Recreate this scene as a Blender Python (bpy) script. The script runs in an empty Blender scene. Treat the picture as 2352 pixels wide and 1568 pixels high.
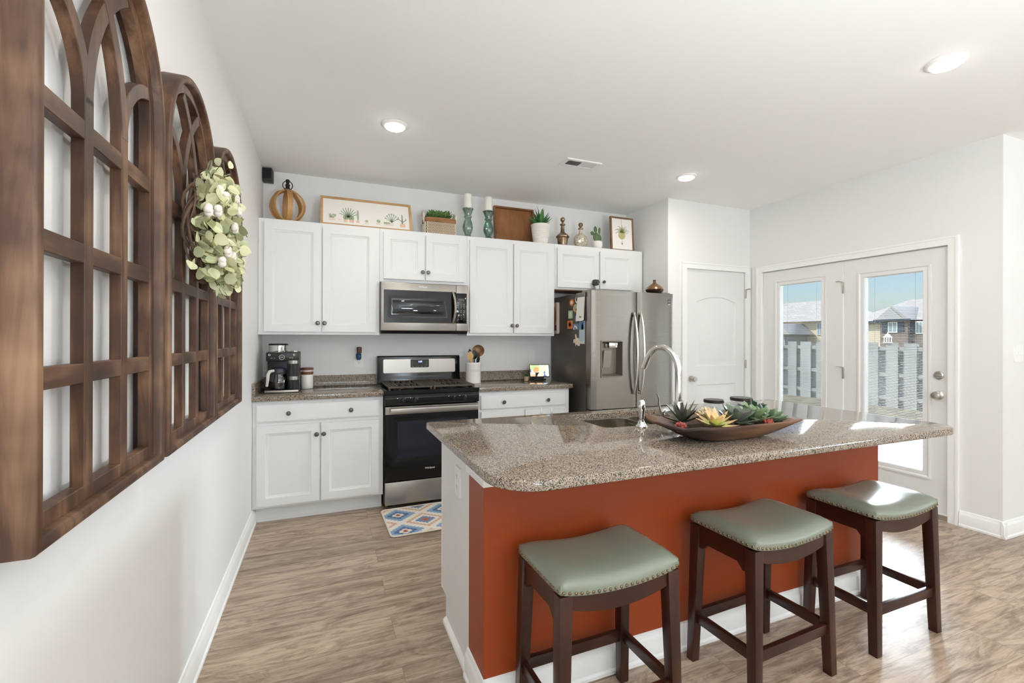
import bpy, bmesh, math, random
from mathutils import Vector, Matrix
PI = math.pi
S = bpy.context.scene
COL = S.collection
random.seed(7)
rnd = random.uniform

# ------------------------------------------------------------------ camera
cam = bpy.data.objects.new('camera', bpy.data.cameras.new('camera'))
COL.objects.link(cam)
cam.data.sensor_width = 36.0
cam.data.lens = 1051.05 / 2352 * 36
cam.data.shift_y = -9.12 / 2352
cam.data.clip_start = 0.02
cam.data.clip_end = 300
_rt = Vector((0.92641215, -0.3765034, 0.00239059)); _up = Vector((-0.00262924, -0.000120005, 0.99999654)); _fw = Vector((0.37650181, 0.92641523, 0.00110109))
_m = Matrix((_rt, _up, -_fw)).transposed().to_4x4()
_m.translation = (0.4798, -4.2472, 1.3280)
cam.matrix_world = _m
S.camera = cam

# ------------------------------------------------------------------ world, sun, daylight, exposure
S.view_settings.view_transform = 'Standard'
S.view_settings.look = 'None'
S.view_settings.gamma = 1
S.view_settings.use_curve_mapping = False
S.view_settings.exposure = 0.84
W = bpy.data.worlds.new('sky'); S.world = W; W.use_nodes = True
_n = W.node_tree.nodes; _bg = _n['Background']
_sky = _n.new('ShaderNodeTexSky'); _sky.sky_type = 'NISHITA'; _sky.sun_disc = False
_sky.sun_elevation = math.radians(50); _sky.sun_rotation = math.radians(-60); _sky.air_density = 1.0; _sky.dust_density = 1.6; _sky.ozone_density = 1.0
W.node_tree.links.new(_sky.outputs[0], _bg.inputs[0]); _bg.inputs[1].default_value = 0.094

def light(name, kind, loc, power, color=(1, 1, 1), aim=None, **kw):
    d = bpy.data.lights.new(name, kind); d.energy = power; d.color = color
    for k, v in kw.items(): setattr(d, k, v)
    o = bpy.data.objects.new(name, d); COL.objects.link(o); o.location = loc
    if aim is not None: o.rotation_euler = Vector(aim).to_track_quat('-Z', 'Y').to_euler()
    return o
light('sun', 'SUN', (0, 0, 20), 2.2, (1, .95, .88), aim=(0.46, -0.60, -0.72), angle=math.radians(.6))
light('east_fill_sun', 'SUN', (9, -1, 12), 15.0, (.90, .96, 1), aim=(-1, -.16, -.13), angle=math.radians(50))  # added broad second sun, strengthens the daylight through the patio doors
DAY = (0.80, 0.91, 1.0)
# daylight through the living-room windows behind the camera (each sits in its own opening)
light('daylight_south', 'AREA', (1.05, -8.93, 1.45), 90, DAY, aim=(0, 1, 3.2), shape='RECTANGLE', size=1.5, size_y=1.5)
light('daylight_east', 'AREA', (8.93, -7.5, 1.45), 58, DAY, aim=(-1, 0, 3.2), shape='RECTANGLE', size=1.9, size_y=1.5)
# added uplights without fixtures, put in behind the camera to brighten the ceiling
for _x, _y, _p in ((1.8, -5.2, 56), (4.2, -6.4, 28)):
    light('ceiling_fill_light', 'AREA', (_x, _y, .95), _p, (.90, .96, 1), aim=(0, 0, 1), shape='DISK', size=.3)
# added downlights without fixtures behind the camera, lifting the ambient light
for _x, _y in ((1.5, -5.4), (4.2, -5.6), (1.5, -7.4), (4.2, -7.4), (6.9, -7.4)):
    light('ambient_fill_light', 'AREA', (_x, _y, 2.68), 4, (.97, .985, 1.0), aim=(0, 0, -1), shape='DISK', size=.18)
try:
    S.cycles.max_bounces = 10; S.cycles.diffuse_bounces = 6; S.cycles.transparent_max_bounces = 24; S.cycles.sample_clamp_indirect = 6
except Exception: pass

# ------------------------------------------------------------------ helpers
def NB(): return bmesh.new()
def merge(bm, t):
    me = bpy.data.meshes.new('tmp'); t.to_mesh(me); t.free(); bm.from_mesh(me); bpy.data.meshes.remove(me)
def bx(bm, x0, x1, y0, y1, z0, z1, bev=0, seg=2):
    t = bmesh.new(); bmesh.ops.create_cube(t, size=1)
    bmesh.ops.scale(t, vec=(abs(x1-x0), abs(y1-y0), abs(z1-z0)), verts=t.verts)
    bmesh.ops.translate(t, vec=((x0+x1)/2, (y0+y1)/2, (z0+z1)/2), verts=t.verts)
    if bev: bmesh.ops.bevel(t, geom=list(t.edges), offset=bev, segments=seg, profile=.5, affect='EDGES')
    merge(bm, t); return bm
def prism(bm, pts, f, a, b, bev=0, seg=2):
    """extrude polygon pts (u,w) from depth a to b; f(u,w,d)->xyz"""
    t = bmesh.new()
    A = [t.verts.new(f(u, w, a)) for u, w in pts]; B = [t.verts.new(f(u, w, b)) for u, w in pts]
    n = len(pts)
    t.faces.new(A); t.faces.new(B[::-1])
    for i in range(n): t.faces.new((A[i], B[i], B[(i+1) % n], A[(i+1) % n]))
    bmesh.ops.recalc_face_normals(t, faces=t.faces)
    if bev: bmesh.ops.bevel(t, geom=list(t.edges), offset=bev, segments=seg, profile=.5, affect='EDGES')
    merge(bm, t); return bm
XZ = lambda u, w, d: (u, d, w)
XY = lambda u, w, d: (u, w, d)
YZ = lambda u, w, d: (d, u, w)
def lathe(bm, prof, c=(0, 0, 0), n=28, sx=1, sy=1, flute=None, axis=None):
    t = bmesh.new(); rings = []
    for r, z in prof:
        if r < 1e-5: rings.append([t.verts.new((0, 0, z))]); continue
        ring = []
        for i in range(n):
            a = 2*PI*i/n; rr = r*(1+(flute(a, z) if flute else 0))
            ring.append(t.verts.new((rr*math.cos(a)*sx, rr*math.sin(a)*sy, z)))
        rings.append(ring)
    for A, B in zip(rings, rings[1:]):
        for i in range(n):
            j = (i+1) % n
            if len(A) == 1 and len(B) > 1: t.faces.new((A[0], B[j], B[i]))
            elif len(B) == 1 and len(A) > 1: t.faces.new((A[i], A[j], B[0]))
            elif len(A) > 1: t.faces.new((A[i], A[j], B[j], B[i]))
    if len(rings[0]) > 1: t.faces.new(rings[0][::-1])
    if len(rings[-1]) > 1: t.faces.new(rings[-1])
    bmesh.ops.recalc_face_normals(t, faces=t.faces)
    if axis is not None:
        q = Vector((0, 0, 1)).rotation_difference(Vector(axis)); bmesh.ops.transform(t, matrix=q.to_matrix().to_4x4(), verts=t.verts)
    bmesh.ops.translate(t, vec=c, verts=t.verts)
    merge(bm, t); return bm
def tube(bm, pts, r, n=10, closed=False, flat=1.0):
    """swept round section; r float or list; flat squeezes the second axis"""
    pts = [Vector(p) for p in pts]; N = len(pts); R = r if isinstance(r, (list, tuple)) else [r]*N
    t = bmesh.new(); rings = []; prev = None
    for i, p in enumerate(pts):
        if closed: d = pts[(i+1) % N]-pts[i-1]
        else: d = pts[min(i+1, N-1)]-pts[max(i-1, 0)]
        d.normalize()
        if prev is None:
            u = d.orthogonal().normalized()
            if abs(d.z) < .9: u = d.cross(Vector((0, 0, 1))).normalized()
        else: u = (prev-d*prev.dot(d)).normalized()
        prev = u; v = d.cross(u)
        rings.append([t.verts.new(p+u*(R[i]*math.cos(2*PI*k/n))+v*(R[i]*flat*math.sin(2*PI*k/n))) for k in range(n)])
    prs = list(zip(rings, rings[1:])) + ([(rings[-1], rings[0])] if closed else [])
    for A, B in prs:
        for k in range(n): t.faces.new((A[k], A[(k+1) % n], B[(k+1) % n], B[k]))
    if not closed: t.faces.new(rings[0][::-1]); t.faces.new(rings[-1])
    bmesh.ops.recalc_face_normals(t, faces=t.faces)
    merge(bm, t); return bm
def ball(bm, c, r, s=(1, 1, 1), u=16, v=10, rot=None):
    t = bmesh.new(); bmesh.ops.create_uvsphere(t, u_segments=u, v_segments=v, radius=r)
    bmesh.ops.scale(t, vec=s, verts=t.verts)
    if rot is not None: bmesh.ops.transform(t, matrix=rot.to_4x4(), verts=t.verts)
    bmesh.ops.translate(t, vec=c, verts=t.verts); merge(bm, t); return bm
def cyl(bm, p0, p1, r0, r1=None, n=24):
    p0 = Vector(p0); p1 = Vector(p1); h = (p1-p0).length; r1 = r0 if r1 is None else r1
    return lathe(bm, [(r0, 0), (r1, h)], p0, n, axis=(p1-p0))
def offset(poly, d):
    n = len(poly); out = []
    area = sum(poly[i][0]*poly[(i+1) % n][1]-poly[(i+1) % n][0]*poly[i][1] for i in range(n))
    sg = 1 if area > 0 else -1
    for i in range(n):
        a, b, c = Vector(poly[i-1]), Vector(poly[i]), Vector(poly[(i+1) % n])
        e1 = (b-a).normalized(); e2 = (c-b).normalized()
        n1 = Vector((-e1.y, e1.x))*sg; n2 = Vector((-e2.y, e2.x))*sg
        m = (n1+n2); m = m/max(.2, m.length_squared)*2 if m.length > 1e-6 else n1
        out.append(tuple(b+m*d))
    return out
def rect(u0, u1, w0, w1): return [(u0, w0), (u1, w0), (u1, w1), (u0, w1)]
def rrect(u0, u1, w0, w1, r, n=6):
    if not isinstance(r, (list, tuple)): r = [r]*4
    out = []
    for (cx, cy, a0), rr in zip([(u0, w0, PI), (u1, w0, 1.5*PI), (u1, w1, 0), (u0, w1, .5*PI)], r):
        sx = 1 if cx == u0 else -1; sy = 1 if cy == w0 else -1
        if rr <= 0: out.append((cx, cy)); continue
        for k in range(n+1):
            a = a0+PI/2*k/n; out.append((cx+sx*rr+rr*math.cos(a), cy+sy*rr+rr*math.sin(a)))
    return out
def slab(bm, f, outer, th, outs=(), steps=()):
    """panel with moulded recesses; f(u,w,d) with d = depth behind the front face; steps = [(inset, depth)...]"""
    t = bmesh.new()
    def loop(poly, d): return [t.verts.new(f(u, w, d)) for u, w in poly]
    def edges(vs): return [t.edges.new((vs[i], vs[(i+1) % len(vs)])) for i in range(len(vs))]
    O = loop(outer, 0); es = edges(O); loops = []
    for p in outs:
        L = loop(p, 0); es += edges(L); loops.append(L)
    if outs: bmesh.ops.triangle_fill(t, edges=es, use_beauty=True)
    else: t.faces.new(O)
    for p, L in zip(outs, loops):
        cur = L
        for ins, dep in steps:
            nx = loop(offset(p, ins), dep)
            for i in range(len(p)): t.faces.new((cur[i], cur[(i+1) % len(p)], nx[(i+1) % len(p)], nx[i]))
            cur = nx
        if steps and steps[-1] is not None and not getattr(slab, 'open', False): t.faces.new(cur)
    B = loop(outer, th)
    for i in range(len(outer)): t.faces.new((O[i], O[(i+1) % len(outer)], B[(i+1) % len(outer)], B[i]))
    if not getattr(slab, 'open', False): t.faces.new(B[::-1])
    bmesh.ops.recalc_face_normals(t, faces=t.faces)
    merge(bm, t); return bm
def xform(bm, m): bmesh.ops.transform(bm, matrix=m, verts=bm.verts); return bm
def wloc(o):
    v = Vector((0, 0, 0))
    while o is not None: v += o.location; o = o.parent
    return v
def obj(name, bm, mat, parent=None, local=False, smooth=35):
    """ONE mesh object; coordinates are world unless local"""
    me = bpy.data.meshes.new(name)
    if parent is not None and not local: bmesh.ops.translate(bm, vec=-wloc(parent), verts=bm.verts)
    bm.to_mesh(me); bm.free()
    if smooth:
        me.polygons.foreach_set('use_smooth', [True]*len(me.polygons)); me.set_sharp_from_angle(angle=math.radians(smooth))
    for m in (mat if isinstance(mat, (list, tuple)) else [mat]): me.materials.append(m)
    o = bpy.data.objects.new(name, me); COL.objects.link(o)
    if parent is not None: o.parent = parent
    return o
def tag(o, label, cat, group=None, kind=None):
    o['label'] = label; o['category'] = cat
    if group: o['group'] = group
    if kind: o['kind'] = kind
    return o
def thing(name, label, cat, loc=(0, 0, 0), group=None):
    o = bpy.data.objects.new(name, None); COL.objects.link(o); o.location = loc; o.empty_display_size = .05
    return tag(o, label, cat, group)
def struct(name, bm, mat, parent=None, **kw):
    o = obj(name, bm, mat, parent, **kw)
    if parent is None: o['kind'] = 'structure'
    return o
def origin(o, loc):
    """move a single-mesh thing's origin to its base"""
    o.data.transform(Matrix.Translation(-Vector(loc))); o.location = loc; return o
def dup(root, loc, rotz=0, label=None):
    r = root.copy(); COL.objects.link(r); r.location = loc; r.rotation_euler = (0, 0, rotz)
    if label: r['label'] = label
    for ch in list(root.children):
        c = ch.copy(); COL.objects.link(c); c.parent = r
        for g in list(ch.children):
            d = g.copy(); COL.objects.link(d); d.parent = c
    return r
def text(bm, s, size, f, ext=.0006, align='LEFT'):
    """lettering; f(u,w,d)->xyz"""
    c = bpy.data.curves.new('t', 'FONT'); c.body = s; c.size = size; c.extrude = ext; c.align_x = align; c.align_y = 'CENTER'; c.resolution_u = 3
    o = bpy.data.objects.new('t', c); me = bpy.data.meshes.new_from_object(o)
    for v in me.vertices: v.co = f(v.co.x, v.co.y, -v.co.z)
    bm.from_mesh(me); bpy.data.objects.remove(o); bpy.data.curves.remove(c); bpy.data.meshes.remove(me); return bm

# ------------------------------------------------------------------ materials
def srgb(*c):
    return tuple(((v/255)/12.92 if v/255 <= .04045 else ((v/255+.055)/1.055)**2.4) for v in c)+(1,)
def mat(name, col=(200, 200, 200), rough=.5, metal=0, **kw):
    m = bpy.data.materials.new(name); m.use_nodes = True
    b = m.node_tree.nodes['Principled BSDF']
    b.inputs['Base Color'].default_value = srgb(*col); b.inputs['Roughness'].default_value = rough; b.inputs['Metallic'].default_value = metal
    for k, v in kw.items(): b.inputs[k.replace('_', ' ')].default_value = v
    return m
def N(m, typ, **kw):
    n = m.node_tree.nodes.new('ShaderNode'+typ)
    for k, v in kw.items():
        if k in n.inputs.keys(): n.inputs[k].default_value = v
        else: setattr(n, k, v)
    return n
def L(m, a, b): m.node_tree.links.new(a, b)
def BS(m): return m.node_tree.nodes['Principled BSDF']
def coords(m, scale=(1, 1, 1), kind='Object', rot=(0, 0, 0)):
    tc = N(m, 'TexCoord'); mp = N(m, 'Mapping'); mp.inputs['Scale'].default_value = scale; mp.inputs['Rotation'].default_value = rot
    L(m, tc.outputs[kind], mp.inputs['Vector']); return mp.outputs[0]
def ramp(m, fac, stops, interp='LINEAR'):
    r = N(m, 'ValToRGB'); r.color_ramp.interpolation = interp
    e = r.color_ramp.elements
    while len(e) < len(stops): e.new(.5)
    for el, (p, c) in zip(e, stops): el.position = p; el.color = srgb(*c)
    L(m, fac, r.inputs[0]); return r.outputs[0]
def bump(m, h, strength=.2, dist=.002):
    b = N(m, 'Bump'); b.inputs['Strength'].default_value = strength; b.inputs['Distance'].default_value = dist
    L(m, h, b.inputs['Height']); L(m, b.outputs[0], BS(m).inputs['Normal'])
def wood(name, dark, mid, light, axis='z', scale=1.0, rough=.45, contrast=(.3, .5, .72), kind='Object', bmp=.25):
    m = mat(name, mid, rough)
    k = {'x': (1.6, 22, 22), 'y': (22, 1.6, 22), 'z': (22, 22, 1.6)}[axis]
    v = coords(m, tuple(q*scale for q in k), kind)
    n1 = N(m, 'TexNoise', Scale=1.0, Detail=6.0, Roughness=.62); n1.inputs['Distortion'].default_value = .6; L(m, v, n1.inputs['Vector'])
    v2 = coords(m, tuple(5*scale for q in k), kind)
    n2 = N(m, 'TexNoise', Scale=1.0, Detail=3.0); L(m, v2, n2.inputs['Vector'])
    mx = N(m, 'Mix', data_type='FLOAT'); mx.inputs[0].default_value = .42
    n3 = N(m, 'TexNoise', Scale=7.0*scale, Detail=2.0); L(m, coords(m, (1, 1, 1), kind), n3.inputs['Vector'])
    m3 = N(m, 'Mix', data_type='FLOAT'); m3.inputs[0].default_value = .28; L(m, n1.outputs['Fac'], m3.inputs[2]); L(m, n3.outputs['Fac'], m3.inputs[3])
    L(m, m3.outputs[0], mx.inputs[2]); L(m, n2.outputs['Fac'], mx.inputs[3])
    L(m, ramp(m, mx.outputs[0], [(contrast[0], dark), (contrast[1], mid), (contrast[2], light)]), BS(m).inputs['Base Color'])
    if bmp: bump(m, n1.outputs['Fac'], bmp, .0015)
    return m
def speck(name, cols, scale=140, rough=.1):
    m = mat(name, cols[0][1], rough)
    v = coords(m)
    vo = N(m, 'TexVoronoi', Scale=scale); L(m, v, vo.inputs['Vector'])
    sep = N(m, 'SeparateColor'); L(m, vo.outputs['Color'], sep.inputs[0])
    no = N(m, 'TexNoise', Scale=scale*.28, Detail=2.0); L(m, v, no.inputs['Vector'])
    mx = N(m, 'Mix', data_type='FLOAT'); mx.inputs[0].default_value = .5
    L(m, sep.outputs[0], mx.inputs[2]); L(m, no.outputs['Fac'], mx.inputs[3])
    L(m, ramp(m, mx.outputs[0], cols, 'CONSTANT'), BS(m).inputs['Base Color'])
    return m
def varied(name, c1, c2, c3=None, rough=.5, noise=0, **kw):
    """colour varies from leaf to leaf (per mesh island)"""
    m = mat(name, c1, rough, **kw); g = N(m, 'NewGeometry')
    st = [(0, c1), (1, c2)] if c3 is None else [(0, c1), (.5, c2), (1, c3)]
    L(m, ramp(m, g.outputs['Random Per Island'], st), BS(m).inputs['Base Color']); return m
def paint(name, col, rough=.55, tex=.03):
    m = mat(name, col, rough)
    n = N(m, 'TexNoise', Scale=240.0, Detail=2.0); L(m, coords(m), n.inputs['Vector']); bump(m, n.outputs['Fac'], tex, .001); return m
def glass(name, tint=(255, 255, 255), alpha=.08, rough=.02):
    """thin clear glass: mostly see-through with a glossy skin"""
    m = bpy.data.materials.new(name); m.use_nodes = True; nt = m.node_tree; nt.nodes.clear()
    out = nt.nodes.new('ShaderNodeOutputMaterial'); tr = nt.nodes.new('ShaderNodeBsdfTransparent'); gl = nt.nodes.new('ShaderNodeBsdfGlossy'); mx = nt.nodes.new('ShaderNodeMixShader'); fr = nt.nodes.new('ShaderNodeLayerWeight'); pw = nt.nodes.new('ShaderNodeMath'); pw.operation = 'POWER'; pw.inputs[1].default_value = 4.0; pm_ = nt.nodes.new('ShaderNodeMath'); pm_.operation = 'MULTIPLY'; pm_.inputs[1].default_value = .55; L(m, fr.outputs['Facing'], pw.inputs[0]); L(m, pw.outputs[0], pm_.inputs[0]); tr.inputs[0].default_value = srgb(*tint); gl.inputs[1].default_value = rough
    ad = nt.nodes.new('ShaderNodeMath'); ad.operation = 'ADD'; ad.inputs[1].default_value = alpha
    L(m, pm_.outputs[0], ad.inputs[0]); L(m, ad.outputs[0], mx.inputs[0]); L(m, tr.outputs[0], mx.inputs[1]); L(m, gl.outputs[0], mx.inputs[2]); L(m, mx.outputs[0], out.inputs[0])
    return m
def emit(name, col, strength):
    m = mat(name, col, .5); b = BS(m); b.inputs['Emission Color'].default_value = srgb(*col); b.inputs['Emission Strength'].default_value = strength; return m

M = {}
M['wall'] = paint('wall_paint', (229, 228, 226), .6)
M['ceil'] = paint('ceiling_paint', (244, 244, 243), .75, .06)
M['trim'] = mat('white_trim', (238, 238, 236), .35)
M['cab'] = mat('white_cabinet', (224, 224, 223), .38)
M['door'] = mat('white_door', (226, 226, 224), .4)
M['orange'] = paint('burnt_orange_paint', (146, 60, 20), .42)
M['granite'] = speck('granite', [(0, (36, 34, 34)), (.32, (104, 93, 82)), (.40, (144, 129, 112)), (.50, (170, 154, 134)), (.62, (140, 131, 123)), (.72, (78, 72, 68))], 330, .06)
def steel(name, col=(196, 192, 186), rough=.26, an=.0, dirn=(1, 1, 1)):
    m = mat(name, col, rough, 1.0)
    n = N(m, 'TexNoise', Scale=1.0, Detail=2.0); L(m, coords(m, dirn), n.inputs['Vector'])
    mr = N(m, 'MapRange'); mr.inputs['To Min'].default_value = rough-.05; mr.inputs['To Max'].default_value = rough+.07
    L(m, n.outputs['Fac'], mr.inputs[0]); L(m, mr.outputs[0], BS(m).inputs['Roughness'])
    BS(m).inputs['Anisotropic'].default_value = an; BS(m).inputs['Anisotropic Rotation'].default_value = .25
    return m
M['steel'] = steel('brushed_steel', (168, 163, 156), .34, dirn=(3, 3, 900))
M['fridge'] = steel('fridge_steel', (146, 141, 134), .24, .6, (2, 2, 700))
M['chrome'] = mat('chrome', (225, 225, 222), .06, 1)
M['nickel'] = mat('satin_nickel', (196, 192, 184), .28, 1)
M['pewter'] = mat('dark_pewter', (104, 100, 96), .34, 1)
M['black'] = mat('black_plastic', (18, 18, 19), .35)
M['blackgloss'] = mat('black_glass', (9, 9, 11), .06)
M['enamel'] = mat('black_enamel', (14, 14, 15), .16)
M['iron'] = mat('cast_iron', (74, 66, 58), .62)
M['casegrey'] = mat('fridge_case_grey', (82, 76, 70), .42, .35)
M['slot'] = mat('socket_slot', (120, 118, 114), .6)
M['white'] = mat('white_plastic', (236, 236, 232), .4)
M['ceramic'] = mat('white_ceramic', (238, 234, 228), .22)
M['darkwood'] = wood('espresso_wood', (26, 12, 7), (50, 23, 14), (76, 38, 23), 'z', .8, .3, (.28, .5, .75), bmp=.08)
M['fwood'] = wood('weathered_brown_wood', (34, 19, 11), (74, 47, 29), (140, 106, 78), 'z', 1.1, .5, (.36, .5, .67))
M['fwoody'] = wood('weathered_brown_wood_rail', (34, 19, 11), (74, 47, 29), (140, 106, 78), 'y', 1.1, .5, (.36, .5, .67))
M['glass'] = glass('clear_glass', (250, 252, 252), .04)
M['pane'] = glass('window_glass', (250, 253, 255), .0, .0)

# floor planks along X
def floor_mat():
    m = mat('vinyl_plank_floor', (150, 130, 110), .34)
    v = coords(m)
    br = N(m, 'TexBrick'); br.offset = .37; br.offset_frequency = 2; br.inputs['Scale'].default_value = 1; br.inputs['Brick Width'].default_value = 1.22; br.inputs['Row Height'].default_value = .182; br.inputs['Mortar Size'].default_value = .0009; br.inputs['Mortar Smooth'].default_value = .3; br.inputs['Bias'].default_value = 0
    br.inputs['Color1'].default_value = (0, 0, 0, 1); br.inputs['Color2'].default_value = (1, 1, 1, 1); br.inputs['Mortar'].default_value = (.5, .5, .5, 1)
    L(m, v, br.inputs['Vector'])
    # grain, shifted plank by plank
    mp = N(m, 'Mapping'); mp.inputs['Scale'].default_value = (1.5, 17, 1); L(m, v, mp.inputs['Vector'])
    cx = N(m, 'CombineXYZ'); mul = N(m, 'Math', operation='MULTIPLY'); mul.inputs[1].default_value = 37
    L(m, br.outputs['Color'], mul.inputs[0]); L(m, mul.outputs[0], cx.inputs['X']); L(m, mul.outputs[0], cx.inputs['Z']); L(m, cx.outputs[0], mp.inputs['Location'])
    n1 = N(m, 'TexNoise', Scale=1.0, Detail=7.0, Roughness=.66); n1.inputs['Distortion'].default_value = 1.3; L(m, mp.outputs[0], n1.inputs['Vector'])
    mp2 = N(m, 'Mapping'); mp2.inputs['Scale'].default_value = (9, 140, 1); L(m, v, mp2.inputs['Vector']); L(m, cx.outputs[0], mp2.inputs['Location'])
    n2 = N(m, 'TexNoise', Scale=1.0, Detail=3.0); L(m, mp2.outputs[0], n2.inputs['Vector'])
    mx = N(m, 'Mix', data_type='FLOAT'); mx.inputs[0].default_value = .3; L(m, n1.outputs['Fac'], mx.inputs[2]); L(m, n2.outputs['Fac'], mx.inputs[3])
    c = ramp(m, mx.outputs[0], [(.26, (100, 84, 70)), (.42, (156, 136, 117)), (.55, (186, 166, 146)), (.75, (208, 191, 172))])
    mp3 = N(m, 'Mapping'); mp3.inputs['Scale'].default_value = (2.2, 9, 1); L(m, v, mp3.inputs['Vector']); L(m, cx.outputs[0], mp3.inputs['Location'])
    n3 = N(m, 'TexNoise', Scale=1.0, Detail=9.0, Roughness=.72); n3.inputs['Distortion'].default_value = 3.2; L(m, mp3.outputs[0], n3.inputs['Vector'])
    mk = N(m, 'Mix', data_type='RGBA', blend_type='MULTIPLY'); mk.inputs[0].default_value = .75; L(m, c, mk.inputs[6]); L(m, ramp(m, n3.outputs['Fac'], [(.30, (120, 108, 98)), (.42, (204, 196, 188)), (.54, (255, 255, 255)), (1, (255, 255, 255))]), mk.inputs[7]); c = mk.outputs[2]
    # plank tone
    hs = N(m, 'HueSaturation'); mr = N(m, 'MapRange'); mr.inputs['To Min'].default_value = .84; mr.inputs['To Max'].default_value = 1.10
    L(m, br.outputs['Color'], mr.inputs[0]); L(m, mr.outputs[0], hs.inputs['Value']); L(m, c, hs.inputs['Color'])
    mm = N(m, 'Mix', data_type='RGBA'); mm.inputs[7].default_value = srgb(112, 95, 80)
    L(m, br.outputs['Fac'], mm.inputs[0]); L(m, hs.outputs[0], mm.inputs[6]); L(m, mm.outputs[2], BS(m).inputs['Base Color'])
    bump(m, mx.outputs[0], .12, .002)
    return m
M['floor'] = floor_mat()

# ------------------------------------------------------------------ the room
CZ = 2.70
XR = 4.67; YP = -.676; XP = 3.575; YF = -2.65; XE = 9.0; YS = -9.0
b = NB(); bx(b, -.15, XE+.15, YS-.15, .15, -.12, 0); struct('floor', b, M['floor'], smooth=0)
b = NB(); bx(b, -.15, XE+.15, YS-.15, .15, CZ, CZ+.25); struct('ceiling', b, M['ceil'], smooth=0)
b = NB(); bx(b, -.15, 0, YS, .15, 0, CZ); struct('wall_left', b, M['wall'], smooth=0)
b = NB(); bx(b, 0, XP, 0, .15, 0, CZ); struct('wall_back', b, M['wall'], smooth=0)
b = NB(); bx(b, XP, XP+.11, YP, .15, 0, CZ); struct('wall_fridge_return', b, M['wall'], smooth=0)
# pantry wall with its door opening
PX0, PX1, PZ = 3.79, 4.60, 2.03
b = NB(); bx(b, XP+.11, PX0, YP, YP+.11, 0, CZ); bx(b, PX1, XR+.15, YP, YP+.11, 0, CZ); bx(b, PX0, PX1, YP, YP+.11, PZ, CZ); struct('wall_pantry', b, M['wall'], smooth=0)
# right wall with the patio door opening
DY0, DY1, DZ = -2.372, -.825, 2.012
b = NB(); bx(b, XR, XR+.15, YF+.0, DY0, 0, CZ); bx(b, XR, XR+.15, DY1, YP, 0, CZ); bx(b, XR, XR+.15, DY0, DY1, DZ, CZ); struct('wall_right', b, M['wall'], smooth=0)
b = NB(); bx(b, XR+.15, XE+.15, YF, YF+.15, 0, CZ); struct('wall_dining', b, M['wall'], smooth=0)
# walls behind the camera, with window openings
EW = (-8.5, -6.5, .7, 2.2)
b = NB()
for u0, u1, w0, w1 in ((EW[0], EW[1], .7, .75), (EW[0], EW[1], 2.15, 2.2), (EW[0], EW[0]+.05, .75, 2.15), (EW[1]-.05, EW[1], .75, 2.15), (-7.52, -7.48, .75, 2.15)): bx(b, XE+.05, XE+.10, u0, u1, w0, w1)
struct('window_2', b, M['trim'])
b = NB(); bx(b, XE, XE+.15, EW[1], YF, 0, CZ); bx(b, XE, XE+.15, YS, EW[0], 0, CZ); bx(b, XE, XE+.15, EW[0], EW[1], 0, EW[2]); bx(b, XE, XE+.15, EW[0], EW[1], EW[3], CZ); struct('wall_east', b, M['wall'], smooth=0)
b = NB()
xs = [0, 1.2, 3.2, 5.0, 7.0, XE]
bx(b, 0, .25, YS-.15, YS, 0, CZ); bx(b, 1.85, XE, YS-.15, YS, 0, CZ)
for x0, x1 in ((.25, 1.85),): bx(b, x0, x1, YS-.15, YS, 0, .7); bx(b, x0, x1, YS-.15, YS, 2.2, CZ)
struct('wall_south', b, M['wall'], smooth=0)
for i, (x0, x1) in enumerate(((.25, 1.85),)):
    b = NB()
    for u0, u1, w0, w1 in ((x0, x1, .7, .75), (x0, x1, 2.15, 2.2), (x0, x0+.05, .75, 2.15), (x1-.05, x1, .75, 2.15), ((x0+x1)/2-.02, (x0+x1)/2+.02, .75, 2.15)): bx(b, u0, u1, YS-.10, YS-.05, w0, w1)
    struct('window_%d' % (i+1), b, M['trim'])

BASE = [(0, 0), (.022, 0), (.022, .012), (.016, .02), (.016, .082), (.011, .092), (.008, .098), (.006, .108), (0, .112)]
def baseboard(name, p0, p1, nrm):
    b = NB(); p0 = Vector(p0); p1 = Vector(p1); n = Vector(nrm)
    f = lambda u, w, d: tuple(p0+(p1-p0)*d+n*u+Vector((0, 0, w)))
    prism(b, BASE, f, 0, 1); return struct(name, b, M['trim'])
baseboard('baseboard_left', (0, YS, 0), (0, -.505, 0), (1, 0, 0))
baseboard('baseboard_right', (XR, YF-.022, 0), (XR, -2.427, 0), (-1, 0, 0))
baseboard('baseboard_dining', (XR-.022, YF, 0), (XE, YF, 0), (0, -1, 0))
baseboard('baseboard_pantry', (XP, YP, 0), (3.735, YP, 0), (0, -1, 0))

CAS = [(0, 0), (.012, 0), (.018, .008), (.018, .05), (.014, .058), (0, .062)]
def casing(name, f, u0, u1, wtop, w=.062, cut1=True):
    """door casing around an opening u0..u1 up to wtop; f(u,w,d) d = towards the room"""
    b = NB()
    for a0, a1, w0, w1 in ((u0-w+.001, u0, 0, wtop), (u1, u1+w-.001, 0, wtop), (u0-w+.001, u1+w-.001, wtop, wtop+w-.001)):
        slab(b, lambda u, z, d: f(u, z, .018-d), rect(a0, a1, w0, w1), .018)
        t = .016
    for a0, a1, w0, w1 in ((u0-w-.002, u0-w+.014, 0, wtop+w-.012), (u1+w-.014, u1+w+.002, 0, wtop+w-.012), (u0-w-.002, u1+w+.002, wtop+w-.012, wtop+w+.002)):
        slab(b, lambda u, z, d: f(u, z, .023-d), rect(a0, a1, w0, w1), .023)
    return struct(name, b, M['trim'])
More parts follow.
